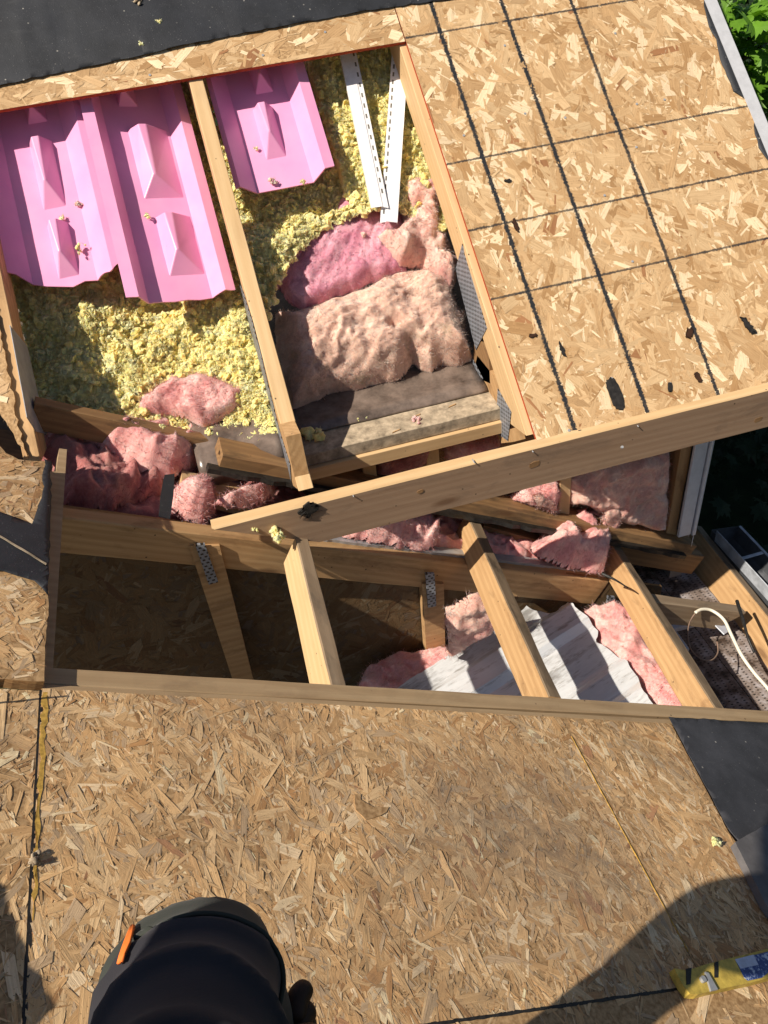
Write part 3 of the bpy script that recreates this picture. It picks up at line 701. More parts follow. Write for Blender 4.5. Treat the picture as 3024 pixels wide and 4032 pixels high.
def batt(name, px, M, h, T, mat, label, cell=0.006, rag=0.011, lump=0.35, fs=14, fine=0.006, fib=900, lobes=(), edge=0.035, cat='insulation', group=None, seed=0, streak=None, parent=None):
    P = pxpoly(px, M, h); xs = [p[0] for p in P]; ys = [p[1] for p in P]
    x0, x1, y0, y1 = min(xs)-.03, max(xs)+.03, min(ys)-.03, max(ys)+.03
    nx, ny = int((x1-x0)/cell)+1, int((y1-y0)/cell)+1
    lb = []
    for (a, b, r, amp) in lobes:
        q = loc(M, hit(a, b, M, h)); lb.append((q.x, q.y, r, amp))
    edge = max(edge, T*.65); idx = {}; V, F, PN = [], [], []; sd = Vector((seed*3.7, seed*1.3, seed*2.9))
    bot = {}
    for j in range(ny+1):
        for i in range(nx+1):
            x, y = x0+i*cell, y0+j*cell
            qx = Vector((x*17, y*17, 0))+sd
            wx, wy = x+rag*noise.noise(qx), y+rag*noise.noise(qx+Vector((5, 5, 5)))
            wx += rag*.45*noise.noise(qx*2.6); wy += rag*.45*noise.noise(qx*2.6+Vector((2, 8, 1)))
            d = edge_dist(wx, wy, P)
            if d < -0.75*cell: continue
            sx_ = sy_ = 0.0
            if d < 0.4*cell:
                e_ = 0.001; gx = edge_dist(wx+e_, wy, P)-d; gy = edge_dist(wx, wy+e_, P)-d; gl = math.hypot(gx, gy) or 1
                sx_, sy_ = -d*gx/gl, -d*gy/gl
            k = min(1, max(0, d)/edge); dome = (k*(2-k))**0.8
            q = Vector((x*fs, y*fs, 0))+sd
            st = q if streak is None else Vector(((x*math.cos(streak)+y*math.sin(streak))*fs*.5, (-x*math.sin(streak)+y*math.cos(streak))*fs*2.2, 0))+sd
            wq = q*0.55+Vector((fbm(q*.4)*.9, fbm(q*.4+Vector((7, 7, 7)))*.9, 0))
            z = T*dome*(1-lump*0.5+lump*ridge(wq, 3)) + dome*min(1, k*1.2)*fine*(1.1*fbm(st*1.8, 3)+1.3*(ridge(st*1.3+Vector((fbm(q*.7, 2), 0, 0))*1.2, 2)-.3))
            for (lx, ly, r, amp) in lb:
                z += amp*math.exp(-((x-lx)**2+(y-ly)**2)/(r*r))*min(1, k+.2)
            idx[(i, j)] = len(V)
            jx = jy = 0.0
            V.append(Vector((x+jx*k+sx_, y+jy*k+sy_, h+z))); PN.append(k)
    nb = len(V)
    for (i, j), a in list(idx.items()):
        if (i+1, j) in idx and (i, j+1) in idx and (i+1, j+1) in idx:
            F.append((a, idx[(i+1, j)], idx[(i+1, j+1)], idx[(i, j+1)]))
    # underside
    for a in range(nb): V.append(Vector((V[a].x, V[a].y, h-min(0.03, T*.4)*PN[a]-0.001)))
    for f in [f for f in F]: F.append(tuple(nb+q for q in f[::-1]))
    pts = []
    for a in random.sample(range(nb), min(nb, 1500)): pts.append((V[a].copy(), Vector((noise.noise(V[a]*40), noise.noise(V[a]*40+Vector((3, 3, 3))), 1.0)).normalized()))
    ed = [a for a in range(nb) if PN[a] < 0.35]
    wp = [(V[a].copy(), Vector((random.gauss(0, 1), random.gauss(0, 1), .3)).normalized()) for a in random.sample(ed, min(len(ed), 300))]
    add_fibres(V, F, wp, 500, (0.012, 0.030), 0.0005, 0.8)
    for a in random.sample(ed, min(len(ed), 400)): pts.append((V[a].copy(), Vector((random.gauss(0, 1), random.gauss(0, 1), .4)).normalized()))
    add_fibres(V, F, pts, fib)
    base_n = nb
    for _ in range(int(fib*1.3)):
        a = random.randrange(base_n); p = V[a]+Vector((random.uniform(-.5, .5)*cell, random.uniform(-.5, .5)*cell, 0))
        ang = 2.2*noise.noise(Vector((p.x*9, p.y*9, seed*.7)))*2+random.gauss(0, .55)+(streak or 0)
        u = Vector((math.cos(ang), math.sin(ang), random.gauss(.02, .12))); l = random.uniform(.004, .013); w_ = random.uniform(.00025, .0005)
        b_ = a+int(round(math.cos(ang)*l/cell)); 
        nrm = Vector((0, 0, 1)); sd_ = Vector((-math.sin(ang), math.cos(ang), random.gauss(0, .5)))*w_
        p0 = p+Vector((0, 0, .0006)); p1 = p0+u*l*.5+Vector((0, 0, random.uniform(0, .003))); p2 = p0+u*l+Vector((random.gauss(0, .002), random.gauss(0, .002), random.uniform(-.003, .004)))
        if PN[a] < .15: p2 += Vector((0, 0, .002))
        i = len(V); V += [p0-sd_, p0+sd_, p1+sd_, p1-sd_, p2]; F += [(i, i+1, i+2, i+3), (i+3, i+2, i+4)]
    o = mobj(name, V, F, mat, M, parent, smooth=True)
    if parent is None: tag(o, label, cat, group)
    return o
def ico(sub):
    bm = bmesh.new(); bmesh.ops.create_icosphere(bm, subdivisions=sub, radius=1.0)
    V = np.array([v.co[:] for v in bm.verts]); F = np.array([[v.index for v in f.verts] for f in bm.faces]); bm.free(); return V, F
def tufts(pos, rad, sub=2, variants=9, squash=0.6, amp=0.75):
    V0, F0 = ico(sub); T = []
    for k in range(variants):
        W_ = []
        for v in V0:
            q = Vector(v)*1.5+Vector((k*7.3, k*2.1, k)); r = 1+amp*(noise.noise(q)*1.2+noise.noise(q*2.7)*.9+0.5*noise.noise(q*6)); W_.append(Vector(v)*max(.25, r))
        T.append(np.array([w[:] for w in W_]))
    VV, FF = [], []; off = 0
    for p, r in zip(pos, rad):
        t_ = T[rng.integers(variants)]; a = Quaternion((random.gauss(0, 1), random.gauss(0, 1), random.gauss(0, 1)), random.uniform(0, 6.28)).normalized().to_matrix()
        A = np.array(a)*np.array([1, 1, 1]); s = np.array([random.uniform(.7, 1.35), random.uniform(.7, 1.2), squash])
        v = (t_*s) @ A.T * r + np.array(p); VV.append(v); FF.append(F0+off); off += len(v)
    return np.vstack(VV), np.vstack(FF)
def loose(name, px, M, h, hfn, label, n1, n2, r1=(0.006, 0.015), r2=(0.0025, 0.0062), holes=(), kind='stuff'):
    P = pxpoly(px, M, h); HP = [pxpoly(hh, M, h) for hh in holes]; xs = [p[0] for p in P]; ys = [p[1] for p in P]
    x0, x1, y0, y1 = min(xs), max(xs), min(ys), max(ys); c = 0.0055
    V, F, idx = [], [], {}
    def Hh(x, y): 
        q = Vector((x*11, y*11, 3)); return h+hfn(x, y)+0.026*fbm(q, 5)
    for j in range(int((y1-y0)/c)+2):
        for i in range(int((x1-x0)/c)+2):
            x, y = x0+i*c, y0+j*c
            if inside((x, y), P): idx[(i, j)] = len(V); V.append((x+.002*noise.noise(Vector((x*90, y*90, 4))), y, Hh(x, y)+0.001+0.008*noise.noise(Vector((x*55, y*55, 1)))+0.006*noise.noise(Vector((x*130, y*130, 1)))))
    for (i, j), a in idx.items():
        if (i+1, j) in idx and (i, j+1) in idx and (i+1, j+1) in idx: F.append((a, idx[(i+1, j)], idx[(i+1, j+1)], idx[(i, j+1)]))
    pos, rad = [], []
    for n, (ra, rb) in ((n1, r1), (n2, r2)):
        k = 0
        while k < n:
            x, y = random.uniform(x0, x1), random.uniform(y0, y1)
            if not inside((x, y), P) or any(inside((x, y), q) and random.random() < .93 for q in HP):
                k += 0.3; continue
            r = random.uniform(ra, rb); pos.append((x, y, Hh(x, y)+random.uniform(-.55, .25)*r+ (random.random()**5)*0.008)); rad.append(r); k += 1
    tv, tf = tufts(pos[:n1], rad[:n1], amp=0.6); tv2, tf2 = tufts(pos[n1:], rad[n1:], sub=1, squash=0.28, amp=0.9)
    tf = np.vstack([tf, tf2+len(tv)]); tv = np.vstack([tv, tv2])
    off = len(V); V = [Vector(v) for v in V]+[Vector(v) for v in tv]; F = F+[tuple(int(q)+off for q in f) for f in tf]
    pts = [(Vector(p)+Vector((0, 0, r*.6)), Vector((random.gauss(0, .5), random.gauss(0, .5), 1)).normalized()) for p, r in zip(pos, rad)]
    add_fibres(V, F, pts, 36000, (0.005, 0.018), 0.0006, 0.8)
    o = mobj(name, V, F, M_yel, M, smooth=False); return tag(o, label, 'insulation', kind=kind)
# left bay: slopes away below the baffles
loose('loose_fill_insulation', [(-60, 250), (780, 180), (960, 900), (1135, 1800), (1100, 1830), (1000, 1740), (900, 1740), (640, 1700), (150, 1620), (30, 1100), (-60, 700)], MU, -0.185,
      lambda x, y: -0.02+0.015*math.sin(x*14)-0.03*max(0, -y-0.35), 'yellow loose insulation flakes filling the left bay below the pink baffles', 3600, 17000)
loose('loose_fill_insulation', [(835, 180), (1600, 130), (1850, 900), (1700, 960), (1560, 860), (1300, 900), (1130, 1080), (1060, 1300), (1010, 1250), (920, 800)], MU, -0.185,
      lambda x, y: 0.040+0.010*math.sin(x*11+1)+(0.04*max(0, min(1, (0.34-x)/0.1))*max(0, min(1, (-y-0.20)/0.08)))-(0.045 if (x < 0.47 and y > -0.185) else 0), 'yellow loose insulation flakes under the white vinyl strips in the right bay', 3000, 14000)
# right bay batts
batt('insulation_batt', [(1045, 1050), (1120, 960), (1210, 900), (1300, 880), (1330, 800), (1450, 735), (1540, 800), (1600, 900), (1600, 1080), (1480, 1110), (1330, 1180), (1210, 1230), (1120, 1180)], MU, -0.215, 0.05, M_mag,
     'flat magenta pink fibreglass piece under the tip of the white strips', lump=.25, seed=3, fine=.0045, fib=1300, streak=1.0)
batt('insulation_batt', [(1560, 760), (1600, 690), (1640, 640), (1700, 700), (1750, 800), (1770, 940), (1800, 1080), (1770, 1170), (1700, 1120), (1640, 1060), (1560, 1070), (1500, 1010), (1460, 960), (1420, 990), (1390, 930), (1470, 950), (1530, 930), (1590, 880), (1560, 830)], MU, -0.20, 0.085, M_salm,
     'torn salmon coloured fibreglass piece beside the right truss', lump=.8, seed=5, fine=.007, fib=1800, edge=.035, lobes=[(1700, 760, .02, .02), (1580, 1020, .03, .03), (1640, 860, .015, -.035), (1740, 1000, .02, .02)])
batt('insulation_batt', [(1080, 1240), (1240, 1215), (1420, 1150), (1560, 1075), (1680, 1060), (1760, 1110), (1800, 1180), (1840, 1330), (1855, 1420), (1800, 1455), (1730, 1440), (1700, 1480), (1630, 1440), (1560, 1500), (1420, 1530), (1300, 1560), (1150, 1630), (1105, 1480)], MU, -0.25, 0.115, M_tan,
     'dirty tan and pink fibreglass roll lying across the right bay', lump=.30, seed=8, fine=.0055, fib=2600, edge=.105, streak=.25, lobes=[(1540, 1330, .022, -.035), (1450, 1300, .025, .022), (1680, 1150, .04, .012), (1600, 1390, .016, -.035), (1780, 1380, .03, .02), (1650, 1430, .022, .028), (1400, 1400, .02, .012), (1500, 1220, .035, .01)])
# under the roll: poly sheet, plate of the wall
def sweepX(name, prof, xa, xb, mat, label, cat, n=24, wob=0.004, parent=None, tr=Vector((0, 0, 0))):
    V, F = [], []; k = len(prof)
    for i in range(n+1):
        x = xa+(xb-xa)*i/n
        for j, (y, z) in enumerate(prof):
            V.append((x, y+wob*noise.noise(Vector((x*7, j*.5, 1))), z+wob*noise.noise(Vector((x*9, j*.5, 7)))))
    for i in range(n):
        for j in range(k-1): F.append((i*k+j, (i+1)*k+j, (i+1)*k+j+1, i*k+j+1))
    o = mobj(name, V, F, mat, None, parent, smooth=True); s = o.modifiers.new('t', 'SOLIDIFY'); s.thickness = 0.0015
    if parent is None: tag(o, label, cat)
    return o
pf = [(1.842, -1.268), (1.845, -1.262), (1.856, -1.254), (1.875, -1.250), (1.900, -1.252), (1.935, -1.250), (1.97, -1.240), (2.03, -1.235), (2.10, -1.24)]
sweepX('plastic_sheet', pf, 0.15, 0.700, M_poly, 'smooth grey plastic vapour sheet below the dirty fibreglass roll', 'plastic sheet')
pf2 = [(1.80, -1.33), (1.802, -1.285), (1.82, -1.262), (1.85, -1.250), (1.90, -1.24), (1.97, -1.22)]
sweepX('plastic_sheet', pf2, -0.12, 0.105, M_poly, 'shiny grey plastic sheet folded below the loose yellow insulation, left of the middle truss', 'plastic sheet', n=12)
wall = empty('eave_wall', Vector((0.8, 1.80, -1.9)), 'low framed wall with pink insulation between studs, under the long beam', 'wall')
beam('top_plate', (0.150, 1.800, -1.2700), (1.40, 1.800, -1.2700), Z_, 0.089, 0.038, M_dust, wall)
beam('second_plate', (0.150, 1.789, -1.3095), (1.40, 1.789, -1.3095), Z_, 0.089, 0.038, W_new, wall)
def Lz(x): return -(DL+x*nL.x)/nL.z
beam('bottom_plate', L(0.55, 1.80, 0.042), L(2.235, 1.80, 0.042), nL, 0.089, 0.038, W_dark, wall, warp=.003)
for x in (0.33, 0.515, 0.935, 1.345):
    beam('stud', (x, 1.800, Lz(x)+0.035), (x, 1.800, -1.348), Y_*-1, 0.038, 0.089, W_new if x < 1 else W_warm, wall)
    o_ = wall.children[-1]
# siding behind the studs
prism('wall_sheathing', [(0.0, -1.348), (1.40, -1.348), (1.40, Lz(1.40)), (0.0, Lz(0.0))], -0.012, 0.0, W_dark, fr(Vector((0, 1.86, 0)), X_, Z_, -Y_), wall)
MW = fr(Vector((0, 1.835, 0)), X_, Z_, -Y_)
batt('insulation_batt', [(1745, 1770), (1790, 1715), (1960, 1690), (1960, 1760), (1850, 1790), (1750, 1800)], MW, 0, 0.06, M_pink, 'pink fibreglass in the wall left of the right truss foot', seed=11, fib=300)
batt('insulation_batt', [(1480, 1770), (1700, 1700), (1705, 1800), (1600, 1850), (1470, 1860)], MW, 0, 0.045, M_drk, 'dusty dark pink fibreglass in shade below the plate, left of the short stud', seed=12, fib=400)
batt('insulation_batt', [(2000, 1960), (2060, 1900), (2190, 1860), (2195, 1985), (2170, 2010), (2120, 1975), (2050, 1965)], MW, 0, 0.055, M_pink, 'torn pink fibreglass hanging left of the single stud under the long beam', seed=13, fib=700, rag=.016)
batt('insulation_batt', [(2225, 1860), (2350, 1800), (2620, 1740), (2615, 2060), (2540, 2070), (2440, 2040), (2380, 2020), (2300, 1980), (2225, 1975)], MW, 0, 0.06, M_salm, 'wide dusty pink fibreglass batt filling the wall next to the white corner post', seed=14, fib=900, lump=.3)
MWo = fr(Vector((0, 1.79, 0)), X_, Z_, -Y_)
batt('insulation_tuft', [(2372, 2000), (2420, 1985), (2450, 2010), (2430, 2050), (2405, 2100), (2385, 2060)], MWo, 0, 0.02, M_salm, 'small shredded pink tuft hanging over the dark plate left of the corner post', seed=15, fib=250, cell=.005, edge=.012, cat='insulation')
batt('insulation_tuft', [(2085, 1960), (2130, 1940), (2180, 1975), (2190, 2010), (2150, 2000), (2110, 1985)], MWo, 0, 0.015, M_salm, 'pale shredded tuft sticking out below the long beam', seed=16, fib=250, cell=.005, edge=.012)
# tar line where wall meets the lower roof
tl = prism('tar_strip', [(0.52, 1.735), (2.20, 1.735), (2.20, 1.762), (0.52, 1.762)], -0.006, 0.008, M_tar, ML, None, jag=0.005, step=.035); tag(tl, 'ragged black tar and felt line along the foot of the low wall', 'tar strip')
for (px, py, lb) in ((1560, 1700, 'thin wood sliver on the dusty plate, left'), (1640, 1640, 'small orange sliver on the dusty plate beside the pink tuft'), (1780, 1600, 'small sliver at the right end of the dusty plate')):
    q = onZ(px, py, -1.27); tag(prism('wood_chip', [(q.x-.012, q.y-.004), (q.x+.010, q.y+.002), (q.x+.014, q.y+.006), (q.x-.006, q.y+.001)], -1.2695, -1.267, W_warm), lb, 'wood chip')
# corner post
cp = empty('corner_post', Vector((1.39, 1.77, -2.0)), 'white metal corner post standing at the right end of the low wall', 'corner post')
beam('post_front', (1.378, 1.772, -1.985), (1.378, 1.772, -1.30), Y_*-1, 0.046, 0.012, M_alu, cp, warp=0)
beam('post_side', (1.412, 1.768, -1.990), (1.412, 1.768, -1.30), Y_*-1, 0.014, 0.10, M_alu, cp, warp=0)
tube('loose_strip', [(1.40, 1.755, -1.5), (1.399, 1.752, -1.8), (1.396, 1.750, -2.02)], 0.0012, M_vinyl, cp, 5)

M_slot = plain('slot_shadow', (0.16, 0.15, 0.13), .9, .1, .3, 40)
# vinyl strips in a V
def channel(name, A, B, w, side, label, holes, h=-0.10):
    A, B = U(*A), U(*B); ex = (B-A); Ln = ex.length; ex.normalize(); ey = nU.cross(ex).normalized(); M = fr(A, ex, ey, nU)
    # section: J channel: flat back w, wall 12 mm, lip, nail flange
    s = side
    sec = [(-w/2*s, -0.010), (-w/2*s, 0.0), (w/2*s, 0.0), (w/2*s, -0.002), (w/2*s+0.016*s, -0.0024), (w/2*s+0.016*s, -0.0034), (w/2*s, -0.0034), (w/2*s-.0012*s, -0.0012), (-w/2*s+.0012*s, -0.0012), (-w/2*s+.0012*s, -0.010)]
    V, F = [], []; n = len(sec)
    for x in (0, Ln): V += [(x+(abs(y)*0.35 if x else 0), y, z) for y, z in sec]
    F = [(i, (i+1) % n, n+(i+1) % n, n+i) if s < 0 else (i, n+i, n+(i+1) % n, (i+1) % n) for i in range(n)]+[tuple(range(n)), tuple(range(n, 2*n))[::-1]]
    o = mobj(name, V, F, M_vinyl, M); tag(o, label, 'vinyl strip', 'white vinyl strips lying in a V')
    k = 0; x = 0.03; fr_ = .42 if s > 0 else .55
    V, F = [], []
    while x < Ln-0.02:
        y0 = w/2*s+0.005*s; y1 = w/2*s+0.010*s; i = len(V)
        V += [(x, y0, -0.0021), (x+holes*fr_, y0, -0.0021), (x+holes*fr_, y1, -0.0021), (x, y1, -0.0021)]; F.append((i, i+1, i+2, i+3) if s > 0 else (i+3, i+2, i+1, i)); x += holes
    mobj('nail_slots', V, F, M_slot, M, o)
    return o
def uv2(px, py, h): q = loc(MU, hit(px, py, MU, h)); return (q.x, -q.y, h)
channel('vinyl_strip', uv2(1352, 170, -.085), uv2(1485, 812, -.095), 0.032, 1, 'left white vinyl strip of the V, with a cut open end', 0.034)
channel('vinyl_strip', uv2(1592, 130, -.092), uv2(1545, 872, -.105), 0.032, -1, 'right white vinyl strip of the V, ending in a point', 0.026)

# ------------------------------------------------------------------ lower roof
DB = (2300, 7500, 9000)
osb_panel('roof_sheathing', [(0.1545, 0.4150), (1.2470, 0.4150), (1.2470, 0.9930), (0.1545, 0.9930)], ML, M_osbL, PAL_L, DB, 'large weathered strand board in the foreground below the long near rafter', tilt=0.034, bias=R_(95), spread=0.7, relief=0.00075)
osb_panel('roof_sheathing', [(1.2485, 0.4150), (1.580, 0.4150), (1.545, 0.70), (1.590, 0.9930), (1.2485, 0.9930)], ML, M_osbL, PAL_L, DB, 'weathered strand board right of the thin yellow seam', tilt=0.034, bias=R_(105), spread=0.6, relief=0.00075, convex=False)
osb_panel('roof_sheathing', [(-1.2, 0.2), (0.1510, 0.2), (0.1510, 0.9880), (-1.2, 0.9880)], ML, M_osbL, PAL_L, (900, 4000, 7000), 'weathered strand board left of the dark seam in the lower left', tilt=0.034, bias=R_(60), spread=0.8, relief=0.00075)
osb_panel('roof_sheathing', [(0.1545, -0.9), (2.3, -0.9), (2.3, 0.4110), (0.1545, 0.4110)], ML, M_osbL, PAL_L, (420, 1000, 1400), 'weathered strand board below the bottom seam, mostly in shade', tilt=0.034, bias=R_(95), spread=0.7, relief=0.00075)
LLp = [(-1.5, 0.984), (-1.5, 1.70)] + pxpoly([(-60, 1700), (20, 1800), (70, 1825), (120, 1830), (172, 1830), (178, 1900), (172, 2030), (182, 2200), (186, 2420), (172, 2560), (170, 2700)], ML)
osb_panel('roof_sheathing', LLp, ML, M_osbL, PAL_L, (2400, 4500, 4500), 'weathered strand board with a broken top edge at the far left of the lower roof', tilt=0.05, bias=R_(20), spread=0.9, convex=False, relief=0.00075, jag=0.0015, z=0.012, thick=0.022)
felt('roofing_felt', pxpoly([(-400, 1960), (0, 2040), (70, 2065), (120, 2088), (160, 1980), (170, 1830), (198, 1840), (192, 2120), (186, 2370), (130, 2310), (60, 2290), (0, 2270), (-400, 2250)], ML), ML, 0.0136,
     'black felt patch with a faint chalk line at the far left, beside the upright board', mat=M_felt, jag=.003, cell=.02, amp=.0015)
felt('roofing_felt', [(1.590, 1.01), (1.545, 0.70), (1.570, 0.60), (2.5, 0.60), (2.5, 1.01)], ML, 0.0020, 'worn dark grey felt at the right edge of the lower roof', mat=M_feltR, jag=.002, cell=.03, amp=.003)
tag(prism('chalk_line', pxpoly([(-60, 2080), (0, 2112), (90, 2165), (182, 2222), (180, 2229), (88, 2172), (0, 2120), (-60, 2090)], ML, .015), 0.0175, 0.0182, M_dust, ML, jag=.001), 'faint chalk line on the black felt patch at the far left', 'chalk line')
# yellow painted edges in the seams, dark gap
tag(prism('board_seam', [(0.1515, 0.42), (0.1565, 0.42), (0.1565, 0.99), (0.1515, 0.99)], -0.006, -0.0002, M_tar, ML, jag=.0012), 'dark open seam between the two left boards of the lower roof', 'seam')
tag(prism('painted_edge', [(0.1570, 0.60), (0.1585, 0.60), (0.163, 0.80), (0.164, 0.985), (0.1570, 0.985)], 0.0, 0.0007, M_gap, ML, jag=.003), 'yellow paint left along the dark open seam at the left', 'paint')
tag(prism('painted_edge', [(1.2470, 0.47), (1.2484, 0.47), (1.2484, 0.94), (1.2470, 0.94)], -0.001, 0.0009, M_gap, ML, jag=.0007), 'thin yellow paint line along the right seam of the lower roof', 'paint')
tag(prism('board_seam', [(0.40, 0.4105), (1.95, 0.4105), (1.95, 0.4155), (0.40, 0.4155)], -0.006, -0.0002, M_tar, ML, jag=.0008), 'dark horizontal seam at the bottom right of the lower roof', 'seam')

# near rafter, trimmer, purlins, header
nb_ = beam('near_rafter', L(0.155, 1.032, -0.0105), L(2.6, 1.052, -0.0105), nL, 0.040, 0.089, W_bar, warp=.0012, bev=.002)
tag(nb_, 'long weathered rafter edge running across the photo above the foreground board', 'rafter')
pk = beam('packing_strip', L(0.155, 1.003, -0.0075), L(1.62, 1.006, -0.0075), nL, 0.014, 0.02, W_bar); tag(pk, 'thin wooden strip along the foreground board edge, against the near rafter', 'wood strip')
tr_ = empty('trim_board', L(0.16, 1.05, 0), 'narrow upright board standing at the left end of the dark hole', 'board')
MLt = ML
prism('board', pxpoly([(196, 1828), (228, 1828), (240, 1738), (270, 1742), (252, 2030), (215, 2640), (163, 2640), (172, 2350), (182, 2050)], ML), -0.08, -0.020, W_bar, ML, tr_)
def purlin(s0, y0, s1, y1, label, mat, hh=0.089, w=0.036, top=None):
    o = beam('cross_rafter', L(s0, y0, -0.0115), L(s1, y1, -0.0115), nL, w, hh, mat, warp=.002, bev=.003, top=top); return tag(o, label, 'rafter', 'short rafters across the lower hole')
purlin(0.738, 1.53, 0.718, 1.054, 'clean sunlit short rafter under the left end of the long beam', W_new, top=W_grey)
purlin(1.345, 1.78, 1.278, 1.063, 'stained short rafter over the white sheet, second from the left', W_warm, top=W_dirt)
purlin(1.915, 1.835, 1.828, 1.064, 'wide stained short rafter beside the pink strip, third from the left', W_warm, top=W_dirt)
purlin(2.468, 1.990, 2.385, 1.0, 'rightmost short rafter along the gutter', W_warm, 0.14, top=W_dirt)
gt = empty('gable_truss', L(0.18, 1.60, -.1), 'stained truss with upright webs running across the dark hole', 'roof truss')
beam('top_chord', L(0.150, 1.608, -0.100), L(1.880, 1.690, -0.100), nL, 0.042, 0.105, W_warm, gt, warp=.0015, bev=.003)
for yw, pxs in ((1.598, [(745, 2150), (865, 2150), (1008, 2720), (930, 2720)]), (1.628, [(1662, 2300), (1748, 2300), (1755, 2640), (1684, 2640)])):
    MH = fr(Vector((0, yw, 0)), X_, Z_, -Y_)
    P = [tuple(loc(MH, onY(a, b, yw)))[:2] for a, b in pxs]; prism('web', P, -0.036, 0.0, W_warm, MH, gt)
MH2 = fr(Vector((0, 1.474, 0)), Vector((0.28, 0, -0.96)).normalized(), Vector((0.96, 0, 0.28)).normalized(), -Y_)
for yy, pxs in ((1.592, [(769, 2145), (806, 2142), (859, 2291), (822, 2301)]), (1.617, [(1675, 2258), (1710, 2258), (1718, 2385), (1686, 2392)]), (1.662, [(2393, 2348), (2420, 2350), (2412, 2402), (2385, 2412)])):
    Mq = fr(Vector((0, yy, 0)), X_, Z_, -Y_)
    P = [tuple(loc(Mq, onY(a, b, yy)))[:2] for a, b in pxs]; prism('connector_plate', P, -0.006, 0.0015, M_plate, Mq, gt)
osb_panel('wall_sheathing', [(-0.75, -2.35), (1.25, -2.35), (1.25, -2.09), (-0.44, -1.19), (-0.75, -1.1)], fr(Vector((0, 1.672, 0)), X_, Z_, -Y_), M_osbD, PAL_SHADE, (1500, 2200, 1500), 'dark strand board wall inside the hole, behind the truss', tilt=.01, bias=R_(30), spread=.9, glue=M_plaster)
fl = prism('metal_flashing', [(0.66, 1.640), (1.10, 1.662), (1.86, 1.700), (1.86, 1.735), (1.10, 1.690), (0.66, 1.665)], -0.103, -0.092, M_galv, ML, jag=.0015); tag(fl, 'dull grey metal flashing on top of the truss, under the long beam', 'flashing')
# interior: ceiling boards, hidden boxes that keep the attic dark
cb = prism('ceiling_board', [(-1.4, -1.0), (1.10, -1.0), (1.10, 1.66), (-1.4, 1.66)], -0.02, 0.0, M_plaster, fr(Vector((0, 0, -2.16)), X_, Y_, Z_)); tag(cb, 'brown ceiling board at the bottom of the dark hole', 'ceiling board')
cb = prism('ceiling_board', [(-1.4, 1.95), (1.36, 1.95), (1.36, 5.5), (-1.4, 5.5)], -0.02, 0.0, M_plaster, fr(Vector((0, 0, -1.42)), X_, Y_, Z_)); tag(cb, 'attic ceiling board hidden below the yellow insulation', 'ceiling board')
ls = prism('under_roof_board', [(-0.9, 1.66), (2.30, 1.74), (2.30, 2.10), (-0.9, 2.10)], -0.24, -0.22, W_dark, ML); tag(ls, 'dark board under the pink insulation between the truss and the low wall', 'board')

# valley sleeper and other boards in the left bay
sp_ = beam('sleeper_board', L(0.105, 1.905, 0.006), L(0.60, 1.905, -0.004), nL, 0.036, 0.075, W_dark, cut1=-1.6); tag(sp_, 'brown sleeper board across the left bay below the yellow insulation', 'board')
a, b = hit(715, 1880, ML, -0.08), hit(985, 1945, ML, -0.08)
bb = beam('short_board', a, b, nL, 0.075, 0.05, W_new); tag(bb, 'short pale board lying between pink clumps left of the middle truss', 'board')
g_pink = 'torn pink fibreglass pieces'
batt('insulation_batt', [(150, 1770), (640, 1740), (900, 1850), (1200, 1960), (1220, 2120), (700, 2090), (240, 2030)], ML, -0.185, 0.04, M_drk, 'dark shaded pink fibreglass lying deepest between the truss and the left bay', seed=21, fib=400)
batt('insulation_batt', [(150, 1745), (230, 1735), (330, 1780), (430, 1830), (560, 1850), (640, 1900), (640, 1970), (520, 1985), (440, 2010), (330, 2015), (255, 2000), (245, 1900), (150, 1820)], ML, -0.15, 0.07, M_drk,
     'shaded rose fibreglass piece beside the narrow upright board', seed=22, fib=900, lump=.6)
batt('insulation_batt', [(370, 1760), (420, 1720), (520, 1700), (570, 1660), (600, 1615), (680, 1620), (730, 1680), (780, 1760), (790, 1830), (740, 1870), (640, 1880), (560, 1870), (480, 1820), (420, 1800)], ML, -0.095, 0.085, M_pink,
     'biggest bright pink fibreglass lump in the left bay', seed=23, fib=1600, lump=.4, edge=.05, lobes=[(640, 1670, .03, .02), (700, 1780, .03, .01), (560, 1740, .03, -.02)])
batt('insulation_batt', [(780, 1740), (850, 1740), (890, 1790), (890, 1840), (820, 1850), (780, 1830)], ML, -0.10, 0.05, M_pink, 'small pink fibreglass piece right of the biggest pink lump', seed=24, fib=400)
batt('insulation_batt', [(560, 1560), (680, 1490), (800, 1470), (960, 1530), (950, 1620), (870, 1660), (800, 1690), (700, 1640), (600, 1640), (540, 1620)], MU, -0.225, 0.045, M_pink,
     'pink fibreglass piece half buried in the yellow insulation', seed=25, fib=900, lump=.5, lobes=[(760, 1600, .02, .01)])
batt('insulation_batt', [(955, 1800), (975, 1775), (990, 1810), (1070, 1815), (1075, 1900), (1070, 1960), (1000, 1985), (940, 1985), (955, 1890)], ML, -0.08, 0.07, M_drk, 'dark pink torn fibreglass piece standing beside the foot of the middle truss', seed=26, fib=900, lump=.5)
batt('insulation_batt', [(940, 1945), (1010, 1930), (1070, 1940), (1070, 1975), (1000, 1995), (900, 2000), (850, 1990)], ML, -0.06, 0.05, M_pink, 'bright pink shreds along the back of the long beam', seed=27, fib=700, lump=.6, edge=.02)
batt('insulation_batt', [(655, 1960), (720, 1940), (790, 1925), (840, 1975), (850, 2035), (800, 2060), (720, 2050), (660, 2020)], ML, -0.12, 0.085, M_pink, 'ragged pink clump at the left tip of the long beam', seed=28, fib=900, lump=.6, edge=.03)
